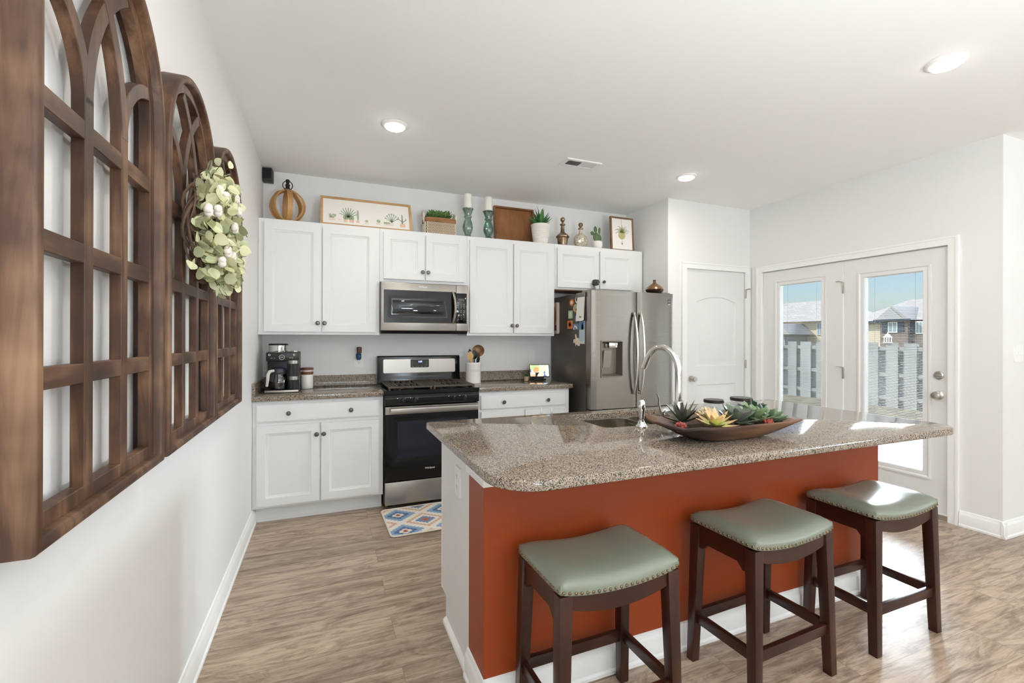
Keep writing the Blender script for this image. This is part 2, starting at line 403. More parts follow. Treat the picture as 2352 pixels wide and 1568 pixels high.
# --- pantry door
casing('trim_1', lambda u, w, d: (u, YP-d, w), 3.800, 4.596, 2.027, .06)
dr = NB()
arch = [(3.94, 1.045), (4.47, 1.045)]+[(4.205+.666*math.cos(a), 1.755-.666+.666*math.sin(a)) for a in [PI/2-.4094+.8188*k/16 for k in range(17)]]
slab(dr, lambda u, w, d: (u, YP+.004+d, w), rect(3.803, 4.593, .012, 2.022), .035, [arch, rect(3.94, 4.47, .22, .86)], [(.006, .006), (.018, .008), (.045, .001)])
pd = struct('door_1', dr, M['door'])
b = NB(); cyl(b, (3.868, YP+.003, .925), (3.868, YP-.010, .925), .030); cyl(b, (3.868, YP-.010, .925), (3.868, YP-.03, .925), .012); lathe(b, [(.012, 0), (.024, .008), (.028, .02), (.024, .032), (.0, .036)], (3.868, YP-.03, .925), axis=(0, -1, 0)); obj('door_knob', b, M['nickel'], pd)
for z in (1.80, 1.06, .25):
    b = NB(); bx(b, 4.592, 4.602, YP-.022, YP-.006, z-.045, z+.045, .002)
    if z == 1.80: tube(b, [(4.597, YP-.02, z+.045), (4.610, YP-.045, z+.052), (4.625, YP-.05, z+.05)], .006, 8)
    obj('hinge', b, M['nickel'], pd)
# --- patio doors: a fixed leaf and a hinged leaf with blinds between the panes
casing('trim_2', lambda u, w, d: (XR-d, u, w), DY0+.008, DY1-.006, 2.012, .058)
b = NB(); bx(b, XR-.005, XR+.15, DY0, DY1, 0, .035); struct('trim_3', b, M['nickel'])
FX = XR+.012
M['slat'] = mat('blind_slat', (168, 170, 170), .5)
def patio_leaf(name, y0, y1, g0, g1, gz0, gz1):
    b = NB(); slab.open = True
    f = lambda u, w, d: (FX+d, u, w)
    slab(b, f, rect(y0, y1, .04, 2.005), .044, [rect(g0, g1, gz0, gz1)], [(0, .044)])
    slab.open = False
    d = struct(name, b, M['door'])
    b = NB(); e = .052; slab.open = True
    slab(b, lambda u, w, dd: (FX-.012+dd, u, w), rect(g0-e, g1+e, gz0-e, gz1+e), .0125, [rect(g0-e+.012, g1+e-.012, gz0-e+.012, gz1+e-.012)], [(.008, .007), (.022, .004), (.035, .004), (.040, .018)])
    slab.open = False
    obj('glazing_frame', b, M['door'], d)
    b = NB(); bx(b, FX+.012, FX+.015, g0-.004, g1+.004, gz0-.004, gz1+.004); obj('glass_pane', b, M['pane'], d, smooth=0)
    b = NB(); z = gz0+.01
    while z < gz1-.01:
        prism(b, [(FX+.0235, z-.0005), (FX+.0310, z+.0005), (FX+.0310, z+.0008), (FX+.0235, z-.0002)], lambda u, w, dd: (u, dd, w), g0+.003, g1-.003); z += .0125
    for yy in (g0+.06, g1-.06): bx(b, FX+.0265, FX+.028, yy-.0006, yy+.0006, gz0, gz1)
    obj('blind', b, M['slat'], d, smooth=0)
    return d
fx = patio_leaf('door_2', -1.620, -.835, -1.43, -1.02, .33, 1.857)
hd = patio_leaf('door_3', -2.362, -1.630, -2.20, -1.798, .33, 1.842)
for z in (1.775, 1.03, .28):
    b = NB(); bx(b, FX-.012, FX+.004, -1.631, -1.619, z-.05, z+.05, .002)
    tube(b, [(FX-.012, -1.62, z+.05), (FX-.034, -1.606, z+.056), (FX-.04, -1.585, z+.055)], .005, 8); obj('hinge', b, M['nickel'], hd)
b = NB(); lathe(b, [(.031, 0), (.031, .006), (.024, .012), (.012, .016), (.012, .03), (.024, .036), (.029, .05), (.022, .062), (0, .066)], (FX, -2.30, .912), axis=(-1, 0, 0)); obj('door_knob', b, M['nickel'], hd)
b = NB(); lathe(b, [(.031, 0), (.031, .008), (.024, .014), (0, .015)], (FX, -2.30, 1.06), axis=(-1, 0, 0)); bx(b, FX-.028, FX-.013, -2.318, -2.282, 1.055, 1.065, .002); obj('deadbolt', b, M['nickel'], hd)

# ------------------------------------------------------------------ wall plates
def plate(name, f, u, w, label, kind, parent=None, mt=None, wd=.072, ht=.117):
    """f(u,w,d) d = out of the wall"""
    t = thing(name, label, 'outlet' if kind == 'outlet' else 'switch', f(u, w, 0))
    b = NB(); prism(b, rrect(u-wd/2, u+wd/2, w-ht/2, w+ht/2, .006, 3), f, 0, .006); obj('cover_plate', b, M['white'], t)
    if kind == 'outlet':
        for s in (-1, 1):
            b = NB(); prism(b, rrect(u-.017, u+.017, w+s*.021-.014, w+s*.021+.014, .008, 3), f, .006, .008); r = obj('receptacle', b, M['white'], t)
            b = NB()
            for q in (-.007, .007): prism(b, rect(u+q-.0012, u+q+.0012, w+s*.021-.002, w+s*.021+.007), f, .0078, .0086)
            prism(b, rect(u-.002, u+.002, w+s*.021-.010, w+s*.021-.006), f, .0078, .0086); obj('slot', b, M['slot'], r)
    elif kind == 'rocker':
        for q in ((0,) if wd < .1 else (-.023, .023)):
            b = NB(); prism(b, rrect(u+q-.016, u+q+.016, w-.033, w+.033, .003, 2), f, .006, .010); obj('rocker', b, M['white'], t)
    else:
        for q in (-.023, .023):
            b = NB(); prism(b, rect(u+q-.005, u+q+.005, w-.012, w+.012), f, .006, .012); obj('toggle', b, M['white'], t)
    return t
fb = lambda u, w, d: (u, -d, w)
plate('wall_outlet', fb, .748, 1.128, 'white wall outlet with an air freshener plugged into its top socket', 'outlet')
plate('light_switch', fb, 2.42, 1.15, 'blank white rocker switch plate on the back wall above the small screen', 'rocker')
plate('light_switch', lambda u, w, d: (u, YF-d, w), 4.862, 1.232, 'white double toggle switch plate at the right edge of the photo', 'toggle', wd=.118)
# plug-in air freshener
t = thing('air_freshener', 'small dark plug-in air freshener with blue liquid on the wall outlet', 'air freshener', (.745, -.008, 1.15))
b = NB(); bx(b, .722, .768, -.045, -.008, 1.145, 1.19, .008); obj('plug_body', b, M['black'], t)
b = NB(); lathe(b, [(.014, 0), (.02, .008), (.022, .03), (.018, .05), (.012, .056)], (.744, -.05, 1.135)); obj('oil_bottle', b, mat('blue_oil', (30, 70, 104), .1), t)
b = NB(); lathe(b, [(.019, 0), (.021, .01), (.021, .05), (.017, .055)], (.748, -.05, 1.192)); obj('cap', b, mat('brown_cap', (88, 62, 52), .4), t)

# ------------------------------------------------------------------ kitchen cabinets
def adj(x, dy, Y): return x+dy*0
KNOB = [(.006, 0), (.006, .010), (.015, .015), (.0165, .021), (.012, .027), (0, .029)]
def knob(x, y, z, parent, k='knob'):
    b = NB(); lathe(b, KNOB, (x, y, z), 16, axis=(0, -1, 0)); return obj('knob', b, M['pewter'], parent)
def cab_door(x0, x1, z0, z1, yf, parent, kx, kz, name='door', flat=False):
    b = NB(); f = lambda u, w, d: (u, yf-.020+d, w); e = .003
    o = rect(x0, x1, z0, z1)
    if flat:
        slab(b, f, offset(o, .006), .0205); slab(b, lambda u, w, d: (u, yf-.016+d, w), o, .016)
    else:
        slab(b, f, offset(o, .003), .0205, [offset(o, .058)], [(.004, .004), (.014, .006), (.018, .010)])
    d = obj(name, b, M['cab'], parent)
    for a in (kx if isinstance(kx, (list, tuple)) else [kx]): knob(a, yf-.020, kz, d)
    return d
def upper(label, x0, x1, z0, doors, yf=-.303):
    t = thing('wall_cabinet', label, 'cabinet', (x0, 0, z0), 'white wall cabinets along the back wall')
    b = NB(); bx(b, x0, x1, yf, -.001, z0, 2.239, .0015, 1); obj('body', b, M['cab'], t)
    for d in doors: cab_door(*d[:4], yf, t, *d[4:])
    return t
def sh(x): return x-.019*(x-.48)/3.93
upper('tall two-door white wall cabinet in the left corner above the coffee maker', 0.001, .892, 1.350,
      [(sh(.037), sh(.443), 1.371, 2.215, .419, 1.442), (sh(.451), sh(.867), 1.371, 2.215, .468, 1.442)])
upper('short white wall cabinet directly above the microwave', .893, 1.645, 1.795,
      [(sh(.92), sh(1.268), 1.818, 2.212, 1.245, 1.888), (sh(1.276), sh(1.628), 1.818, 2.212, 1.292, 1.888)])
upper('tall two-door white wall cabinet between microwave and refrigerator', 1.646, 2.523, 1.348,
      [(sh(1.672), sh(2.09), 1.371, 2.205, 2.07, 1.442), (sh(2.10), sh(2.512), 1.371, 2.205, 2.12, 1.442)])
cd = upper('short two-door white wall cabinet above the refrigerator', 2.524, 3.558, 1.803,
      [(sh(2.556), sh(3.028), 1.820, 2.203, 2.995, 1.89), (sh(3.040), sh(3.445), 1.820, 2.203, 3.068, 1.894)])
M['ply'] = wood('raw_plywood', (110, 84, 62), (140, 108, 80), (160, 128, 98), 'x', .6, .6)
b = NB(); bx(b, 2.53, 3.55, -.296, -.004, 1.795, 1.8025); obj('bottom_panel', b, M['ply'], cd)

def base_cab(label, x0, x1, drawer, doors, left=False):
    t = thing('base_cabinet', label, 'cabinet', (x0, 0, 0), 'white base cabinets along the back wall')
    b = NB(); bx(b, x0, x1, -.58, -.001, .114, .876, .0015, 1); obj('body', b, M['cab'], t)
    b = NB(); bx(b, x0+.001, x1-.004, -.508, -.02, 0, .1135); bx(b, x0+.025, x1-.004, -.516, -.508, 0, .016); obj('toe_kick', b, M['cab'], t)
    cab_door(drawer[0], drawer[1], drawer[2], drawer[3], -.58, t, drawer[4], drawer[5], 'drawer', True)
    for d in doors: cab_door(*d[:4], -.58, t, *d[4:])
    return t
base_cab('white base cabinet with one drawer and two doors, left of the range', .001, .892, (.026, .862, .728, .851, (.233, .655), .786),
         [(.026, .440, .130, .704, .418, .622), (.446, .862, .130, .704, .466, .622)])
base_cab('white base cabinet between range and refrigerator, mostly behind the island', 1.655, 2.53, (1.684, 2.488, .728, .842, (1.887, 2.306), .782),
         [(1.684, 2.080, .130, .706, 2.055, .55), (2.088, 2.488, .130, .706, 2.11, .55)])
for x, q in ((2.235, 'left'), (2.335, 'right')):
    b = NB(); bx(b, x, x+.018, -.606, -.598, .66, .709, .002); bx(b, x, x+.018, -.606, -.585, .7065, .7095); tube(b, [(x+.009, -.606, .672), (x+.009, -.622, .664), (x+.009, -.624, .68)], .004, 6)
    tag(obj('door_hook', b, M['white']), 'small white over-the-door hook, %s of the two behind the island' % q, 'hook', 'door hooks')

# counters
def counter(label, x0, x1, side=False):
    t = thing('countertop', label, 'countertop', (x0, 0, .8765), 'granite counters along the back wall')
    b = NB(); bx(b, x0, x1, -.612, -.001, .8765, .914, .004, 2); obj('slab', b, M['granite'], t)
    b = NB(); bx(b, x0 if not side else x0+.02, x1, -.021, -.001, .9142, 1.005, .002, 1)
    if side: bx(b, x0, x0+.02, -.608, -.001, .9142, 1.005, .002, 1)
    obj('backsplash', b, M['granite'], t); return t
counter('speckled granite countertop under the coffee maker, left of the range', .001, .893, True)
counter('speckled granite countertop between range and refrigerator', 1.656, 2.555)

# ------------------------------------------------------------------ range
R0, R1 = .898, 1.650
t = thing('gas_range', 'black and stainless gas range with a four-knob front between the base cabinets', 'stove', (R0, 0, 0))
b = NB(); bx(b, R0, R1, -.60, -.01, .03, .905, .003, 1); bx(b, R0+.03, R0+.07, -.55, -.51, 0, .03); bx(b, R1-.07, R1-.03, -.55, -.51, 0, .03); bx(b, R0+.03, R1-.03, -.08, -.04, 0, .03); obj('body', b, M['enamel'], t)
b = NB(); slab(b, lambda u, w, d: (u, w, .921-d), rect(R0-.004, R1+.004, -.645, -.06), .030, [rect(R0+.02, R1-.02, -.62, -.08)], [(.006, .012)]); obj('cooktop', b, M['enamel'], t)
for cx in (R0+.20, R1-.20):
    for cy in (-.47, -.22):
        b = NB(); lathe(b, [(.055, 0), (.055, .006), (.042, .008), (.042, .016), (.036, .020), (0, .020)], (cx, cy, .909), 20); obj('burner', b, M['black'], t)
for x0, x1 in ((R0+.028, (R0+R1)/2-.004), ((R0+R1)/2+.004, R1-.028)):
    b = NB(); zt = .947; zb = .934
    for yy in (-.615, -.355, -.09): bx(b, x0, x1, yy-.007, yy+.007, zb, zt, .002, 1)
    n = 15
    for k in range(n):
        xx = x0+.008+(x1-x0-.016)*k/(n-1)
        mid = abs(k-(n-1)/2) < 3.2
        if mid and 0 < k < n-1:
            for ya, yb in ((-.615, -.545), (-.40, -.315), (-.15, -.09)): bx(b, xx-.007, xx+.007, ya, yb, zb, zt, .0015, 1)
            for ya, yb in ((-.535, -.41), (-.305, -.16)):
                if k % 2: bx(b, xx-.0045, xx+.0045, ya, yb, zb, zt, .001, 1)
        else: bx(b, xx-.0085, xx+.0085, -.615, -.09, zb, zt, .0015, 1)
    for xx in (x0+.01, x1-.01):
        for yy in (-.605, -.10): bx(b, xx-.008, xx+.008, yy-.008, yy+.008, .9085, zb)
    obj('grate', b, M['iron'], t)
b = NB(); prism(b, [(-.600, .80), (-.648, .806), (-.655, .862), (-.640, .890), (-.600, .892)], YZ, R0, R1, .002); cp = obj('control_panel', b, M['enamel'], t)
for px in (1.03, 1.125, 1.43, 1.52):
    b = NB(); lathe(b, [(.023, 0), (.023, .006), (.018, .010), (.016, .028), (0, .029)], (px, -.652, .846), 18, axis=(0, -1, -.12)); bx(b, px-.0045, px+.0045, -.684, -.66, .830, .866, .002); obj('knob', b, M['black'], t)
for px in (.99, 1.09, 1.395, 1.485): b = NB(); ball(b, (px, -.6545, .861), .003, (1, .4, 1), 8, 6); obj('panel_dot', b, M['white'], cp)
b = NB(); slab(b, lambda u, w, d: (u, -.640+d, w), rect(R0+.003, R1-.003, .222, .797), .04, [rect(R0+.06, R1-.06, .36, .715)], [(.010, .003), (.018, .0045)]); od = obj('oven_door', b, M['blackgloss'], t)
b = NB(); bx(b, R0+.095, R1-.095, -.6358, -.634, .395, .680); obj('oven_window', b, mat('oven_window_glass', (30, 33, 42), .05), od)
b = NB(); bx(b, R0+.003, R1-.003, -.6425, -.60, .736, .797, .002, 1); obj('door_trim', b, M['steel'], od)
b = NB(); bx(b, R0+.035, R1-.018, -.690, -.668, .748, .788, .006, 3); bx(b, R0+.06, R0+.085, -.67, -.641, .756, .780); bx(b, R1-.07, R1-.045, -.67, -.641, .756, .780); obj('handle', b, M['steel'], od)
b = NB(); text(b, 'Whirlpool', .019, lambda u, w, d: (u+1.205, -.6404+d, w+.300), .0004); obj('logo', b, M['white'], od)
b = NB(); bx(b, R0+.003, R1-.003, -.642, -.60, .040, .214, .004, 2); obj('storage_drawer', b, M['steel'], t)
b = NB(); prism(b, [(-.015, .922), (-.095, .922), (-.083, .985), (-.075, 1.158), (-.068, 1.166), (-.015, 1.166)], YZ, R0, R1-.006, .004); bg = obj('backguard', b, M['enamel'], t)
b = NB(); prism(b, rrect(.948, 1.598, 1.014, 1.136, .010, 3), lambda u, w, d: (u, -.0865+.0055*(w-1.014)/.12+d, w), 0, .006); obj('steel_panel', b, M['steel'], bg)
b = NB(); prism(b, rrect(1.186, 1.352, 1.060, 1.134, .008, 3), lambda u, w, d: (u, -.0895+.0055*(w-1.014)/.12+d, w), 0, .004); ds = obj('display', b, M['blackgloss'], bg)
b = NB(); text(b, '2:35', .020, lambda u, w, d: (u+1.256, -.0900+.0055*(w+.096)/.12+d, w+1.112), .0003); obj('clock_digits', b, emit('blue_digits', (150, 160, 255), 3.0), ds)
b = NB()
for k in range(5): bx(b, 1.20+.028*k, 1.212+.028*k, -.0885, -.0865, 1.066, 1.0695)
for k in range(4): bx(b, 1.196, 1.204, -.0880, -.0860, 1.078+.012*k, 1.081+.012*k); bx(b, 1.325, 1.338, -.0880, -.0860, 1.078+.012*k, 1.081+.012*k)
obj('button_marks', b, mat('grey_print', (150, 150, 150), .5), ds)

# ------------------------------------------------------------------ microwave
t = thing('microwave', 'stainless over-the-range microwave with black glass door above the range', 'microwave', (.894, 0, 1.36))
Y0 = -.402
b = NB(); bx(b, .894, 1.634, -.36, -.002, 1.372, 1.790, .002, 1); obj('body', b, M['black'], t)
b = NB(); prism(b, [(Y0+.01, 1.385), (-.34, 1.385), (-.30, 1.362), (Y0+.03, 1.362)], YZ, .896, 1.628, .003); obj('vent_grille', b, M['black'], t)
b = NB(); bx(b, .894, 1.520, Y0, -.362, 1.387, 1.783, .004, 2); md = obj('door', b, M['steel'], t)
b = NB(); bx(b, 1.522, 1.634, Y0, -.362, 1.387, 1.783, .004, 2); mp = obj('control_housing', b, M['steel'], t)
b = NB(); slab(b, lambda u, w, d: (u, Y0-.003+d, w), rrect(.914, 1.519, 1.452, 1.722, .008, 3), .006, [rect(.945, 1.455, 1.487, 1.680)], [(.008, .0), (.016, .0015), (.040, .0015), (.041, .001)]); obj('window', b, M['blackgloss'], md)
b = NB(); bx(b, 1.523, 1.616, Y0-.003, Y0+.003, 1.452, 1.714, .003, 2); kp = obj('keypad', b, M['blackgloss'], mp)
km = mat('pale_print', (150, 150, 145), .5)
for r in range(5):
    for c in range(3): b = NB(); bx(b, 1.532+.026*c, 1.545+.026*c, Y0-.0036, Y0-.002, 1.612-.013*r-(.012 if r > 2 else 0), 1.616-.013*r-(.012 if r > 2 else 0)); obj('key', b, km, kp)
for r in range(3):
    for c in range(3 if r < 2 else 2): b = NB(); bx(b, 1.534+.026*c, 1.543+.026*c, Y0-.0036, Y0-.002, 1.522-.016*r, 1.526-.016*r); obj('key', b, km, kp)
b = NB(); bx(b, 1.538, 1.592, Y0-.0037, Y0-.002, 1.648, 1.668); obj('display', b, mat('dim_lcd', (74, 78, 72), .2), kp)
b = NB(); P = [(1.492+.010*math.sin(PI*k/12), Y0-.006-.040*math.sin(PI*k/12)**.6, 1.716-.262*k/12) for k in range(13)]; tube(b, P, .0115, 10); obj('handle', b, M['steel'], md)
b = NB(); text(b, 'Whirlpool', .017, lambda u, w, d: (u+1.20, Y0-.0003+d, w+1.755), .0003); obj('logo', b, M['nickel'], md)

# ------------------------------------------------------------------ refrigerator
F0, F1 = 2.632, 3.540
t = thing('refrigerator', 'stainless french door refrigerator with ice and water dispenser', 'refrigerator', (F0, 0, 0))
b = NB(); bx(b, F0, F1, -.705, -.03, .02, 1.738, .004, 2); bx(b, F0+.05, F1-.05, -.66, -.62, 0, .02); bx(b, F0+.05, F1-.05, -.1, -.06, 0, .02); obj('case', b, M['casegrey'], t)
def fdoor(x0, x1, z0, z1, xm, w, hole=None):
    """slightly bowed door skin, curved about the vertical"""
    b = NB(); n = 14; yf = lambda x: -.792-.016*(1-((x-xm)/w)**2)
    xs = [x0+(x1-x0)*k/n for k in range(n+1)]
    if hole: xs = sorted(set([x for x in xs if not (hole[0]-.01 < x < hole[1]+.01)]+[hole[0], hole[1]]))
    prof = [(x0, -.712)]+[(x0, yf(x0)+.012), (x0+.004, yf(x0)+.004)]+[(x, yf(x)) for x in xs if x0+.006 < x < x1-.006]+[(x1-.004, yf(x1)+.004), (x1, yf(x1)+.012), (x1, -.712)]
    if not hole: prism(b, prof, XY, z0, z1)
    else:
        prism(b, prof, XY, hole[3], z1); prism(b, prof, XY, z0, hole[2])
        L_ = [p for p in prof if p[0] <= hole[0]+1e-6]; L_ = L_+[(hole[0], -.712)]; Rr = [(hole[1], -.712)]+[p for p in prof if p[0] >= hole[1]-1e-6]
        prism(b, L_, XY, hole[2], hole[3]); prism(b, Rr, XY, hole[2], hole[3])
        bmesh.ops.remove_doubles(b, verts=b.verts, dist=1e-5)
    return b
XM = 3.105
H = (2.735, 2.955, .985, 1.302)
ld = obj('left_door', fdoor(F0, XM-.003, .70, 1.750, 3.09, .46, H), M['fridge'], t, smooth=25)
rd = obj('right_door', fdoor(XM+.003, F1, .70, 1.750, 3.09, .46), M['fridge'], t, smooth=25)
obj('freezer_drawer', fdoor(F0, F1, .05, .69, 3.09, .46), M['fridge'], t, smooth=25)
# dispenser
t2 = NB(); slab.open = True; slab(t2, lambda u, w, d: (u, -.806+d, w), rect(H[0]-.006, H[1]+.006, H[2]-.006, H[3]+.006), .006, [rect(H[0]+.004, H[1]-.004, H[2]+.006, H[3]-.004)], [(.001, .004), (.016, .074)]); slab.open = False
bx(t2, H[0]+.02, H[1]-.02, -.732, -.726, H[2]+.02, H[3]-.02); dp = obj('dispenser', t2, mat('dispenser_grey', (128, 118, 108), .3, .6), ld)
b = NB(); bx(b, 2.815, 2.905, -.800, -.735, 1.242, 1.292, .008); obj('dispenser_spout', b, M['chrome'], dp)
b = NB(); prism(b, rrect(2.782, 2.862, 1.065, 1.218, .006, 3), lambda u, w, d: (u, -.770+.02*(1.218-w)/.15+d, w), 0, .012); obj('dispenser_paddle', b, M['steel'], dp)
for x, p, s in ((XM-.033, ld, -1), (XM+.033, rd, 1)):
    b = NB(); P = []
    for k in range(17):
        q = k/16; P.append((x+s*.004-s*.0*q, -.818-.052*math.sin(PI*q)**.7, 1.560-.735*q))
    tube(b, P, .0135, 10, flat=.75)
    for zz in (1.552, .833): cyl(b, (x, -.80, zz), (x, -.822, zz), .012, n=12)
    obj('handle', b, M['nickel'], p)
b = NB(); bx(b, F0+.02, F0+.115, -.77, -.60, 1.7385, 1.762, .004, 1); obj('hinge_cover', b, mat('hinge_grey', (130, 126, 120), .5), t)
b = NB(); bx(b, F1-.115, F1-.02, -.77, -.60, 1.7385, 1.762, .004, 1); obj('hinge_cover', b, mat('hinge_grey_b', (130, 126, 120), .5), t)
b = NB(); bx(b, 3.468, 3.502, -.7975, -.785, 1.660, 1.692); bx(b, 3.468, 3.502, -.7975, -.785, 1.638, 1.655); sk = obj('sticker', b, mat('navy_sticker', (44, 52, 70), .4), rd)
b = NB(); text(b, 'LG', .020, lambda u, w, d: (u+3.485, -.798+d, w+1.676), .0003, 'CENTER')
for k in range(3): bx(b, 3.471, 3.499, -.7981, -.797, 1.641+.005*k, 1.643+.005*k)
obj('sticker_print', b, M['white'], sk)
# pewter-coloured vase on top
b = NB(); lathe(b, [(0, 0), (.050, 0), (.074, .014), (.084, .034), (.073, .058), (.042, .082), (.017, .098), (.011, .115), (.016, .127), (.012, .128), (.008, .115)], (0, 0, 0), 32)
o = tag(obj('bud_vase', b, None), 'squat bronze bud vase with thin neck standing on the refrigerator', 'vase'); o.location = (3.357, -.745, 1.7505)
m = mat('bronze_glaze', (110, 84, 60), .25, .5); sp = N(m, 'SeparateXYZ'); L(m, coords(m), sp.inputs[0]); L(m, ramp(m, sp.outputs['Z'], [(.0, (60, 40, 30)), (.034, (72, 48, 36)), (.040, (138, 108, 76)), (.10, (120, 92, 64))]), BS(m).inputs['Base Color']); o.data.materials.clear(); o.data.materials.append(m)

# ------------------------------------------------------------------ island
IX0, IX1 = 1.005, 3.25; IYF = -2.70; IYB = -2.03
t = thing('kitchen_island', 'kitchen island with burnt orange front, white end panel and white baseboard', 'kitchen island', (IX0, IYF, 0))
b = NB(); prism(b, [(-2.055, .114), (-2.055, .876), (-2.512, .876), (-2.512, 0), (-2.13, 0), (-2.13, .114)], YZ, IX0+.002, IX0+.02); bx(b, IX0-.001, IX0+.02, -2.060, -2.045, .114, .876, .003, 1); obj('end_panel', b, M['cab'], t)
b = NB(); bx(b, IX0+.021, 1.60, IYB-.055, -2.5, .114, .872); bx(b, 2.50, IX1-.003, IYB-.055, -2.5, .114, .872); bx(b, 1.60, 2.50, IYB-.055, -2.5, .114, .60); bx(b, 1.60, 2.50, IYB-.036, IYB-.030, .60, .872); obj('cabinet_body', b, M['cab'], t)
b = NB(); bx(b, IX0+.03, IX1-.02, -2.135, -2.5, 0, .113); obj('toe_kick', b, M['cab'], t)
for k in range(4):
    x0 = IX0+.04+k*.545; cab_d = NB(); slab(cab_d, lambda u, w, d: (u, IYB-.034-d, w), rect(x0, x0+.53, .13, .85), .011, [offset(rect(x0, x0+.53, .13, .85), .058)], [(.004, .004), (.014, .006), (.018, .010)]); obj('door', cab_d, M['cab'], t)
b = NB(); bx(b, IX0-.002, IX1, IYF, -2.513, 0, .8805, .002, 1); obj('painted_wall', b, M['orange'], t)
b = NB(); bx(b, IX0-.010, IX0+.34, IYF-.012, -2.495, .798, .8805, .0015, 1); obj('counter_block', b, M['trim'], t)
f = lambda u, w, d: (IX0-.005+(IX1+.005-IX0)*d, IYF-u, w); b = NB(); prism(b, BASE, f, 0, 1)
f = lambda u, w, d: (IX0-.002-u, IYF-.016+(.186+.02)*d, w); prism(b, BASE, f, 0, 1); obj('baseboard', b, M['trim'], t)
b = NB(); prism(b, [(0, 0), (.018, 0), (.016, .012), (.008, .020), (0, .022)], lambda u, w, d: (IX0+.002-u, -2.14+(-2.50+2.14)*d, w), 0, 1); obj('shoe_moulding', b, M['trim'], t)
plate('wall_outlet', lambda u, w, d: (IX0+.002-d, u, w), -2.345, .715, 'white outlet on the white end panel of the island', 'outlet', wd=.078, ht=.122)
# countertop with the sink cut-out
SX0, SX1, SY0, SY1 = 1.675, 2.43, -2.455, -2.085
t = thing('island_countertop', 'large polished speckled granite island countertop with rounded corners', 'countertop', (.936, -3.05, .881))
b = NB(); slab.open = True
OUT = rrect(.936, 3.285, -3.050, -1.998, [.15, .13, .02, .02], 12); CUT = rrect(SX0, SX1, SY0, SY1, .05, 6)
tt = bmesh.new()
def lp(p, z): return [tt.verts.new((u, w, z)) for u, w in p]
def ed(v): return [tt.edges.new((v[i], v[(i+1) % len(v)])) for i in range(len(v))]
def wallq(A, B):
    for i in range(len(A)): tt.faces.new((A[i], A[(i+1) % len(A)], B[(i+1) % len(B)], B[i]))
A0 = lp(offset(OUT, .006), .914); A1 = lp(offset(OUT, .002), .9125); A2 = lp(OUT, .909); A3 = lp(OUT, .884); A4 = lp(offset(OUT, .004), .881)
H0 = lp(offset(CUT, -.003), .914); H1 = lp(CUT, .911); H2 = lp(CUT, .881)
bmesh.ops.triangle_fill(tt, edges=ed(A0)+ed(H0), use_beauty=True)
for a, c in ((A0, A1), (A1, A2), (A2, A3), (A3, A4), (H0, H1), (H1, H2)): wallq(a, c)
bmesh.ops.triangle_fill(tt, edges=[e for e in tt.edges if e.is_boundary], use_beauty=True)
bmesh.ops.recalc_face_normals(tt, faces=tt.faces); merge(b, tt); slab.open = False
obj('slab', b, M['granite'], t, smooth=40)
# sink: two bowls under the cut-out
t = thing('kitchen_sink', 'stainless double-bowl sink set under the island countertop', 'sink', (SX0, SY0, .70))
XD = 2.05
for x0, x1 in ((SX0-.006, XD-.012), (XD+.012, SX1+.006)):
    b = NB(); P = rrect(x0, x1, SY0-.006, SY1+.006, .05, 6); slab.open = True
    slab(b, lambda u, w, d: (u, w, .8755-d), offset(P, -.008), .004, [P], [(0, .02), (.006, .12), (.012, .165), (.035, .18)])
    slab.open = False
    tt = bmesh.new(); vs = [tt.verts.new((u, w, .8755-.18)) for u, w in offset(offset(offset(P, .006), .012), .035)]; tt.faces.new(vs); merge(b, tt)
    bmesh.ops.remove_doubles(b, verts=b.verts, dist=1e-4); bmesh.ops.recalc_face_normals(b, faces=b.faces)
    bo = obj('basin', b, steel('sink_steel_%d' % int(x0*100), (190, 182, 170), .22, 0, (700, 3, 3)), t)
    cx, cy = (x0+x1)/2, (SY0+SY1)/2
    b = NB(); lathe(b, [(.0, .0), (.018, .0005), (.022, .004), (.042, .004), (.045, .0)], (cx, cy, .6962)); obj('drain', b, M['chrome'], bo)
b = NB(); bx(b, XD-.012, XD+.012, SY0-.004, SY1+.004, .80, .868, .006); obj('divider', b, M['steel'], t)
# faucet
FXX, FYY = 2.055, -2.505
t = thing('faucet', 'tall chrome gooseneck faucet with side lever behind the sink', 'faucet', (FXX, FYY, .914))
b = NB(); lathe(b, [(.032, 0), (.032, .006), (.024, .014), (.021, .02), (.0195, .10), (.0165, .11), (0, .11)], (FXX, FYY, .914)); obj('base', b, M['chrome'], t)
P = [(FXX, FYY, .93), (FXX, FYY, 1.00), (FXX, FYY, 1.08), (FXX, FYY+.002, 1.14)]; Rr = [.0175, .0168, .0155, .0145]
for k in range(1, 15):
    a = PI*.80*k/14; P.append((FXX-.030*(1-math.cos(a)), FYY+.088*(1-math.cos(a)), 1.155+.128*math.sin(a))); Rr.append(.0145)
P += [(P[-1][0]-.006, P[-1][1]+.016, P[-1][2]-.035)]; Rr += [.016]; P += [(P[-1][0]-.003, P[-1][1]+.008, P[-1][2]-.02)]; Rr += [.0155]
b = NB(); tube(b, P, Rr, 16); obj('spout', b, M['chrome'], t)
b = NB(); cyl(b, (FXX-.012, FYY-.002, .982), (FXX-.095, FYY-.012, .982), .021, .0205); lathe(b, [(.0205, 0), (.018, .008), (.0, .014)], (FXX-.095, FYY-.012, .982), 20, axis=(-1, -.13, 0)); hb = obj('lever_housing', b, M['chrome'], t)
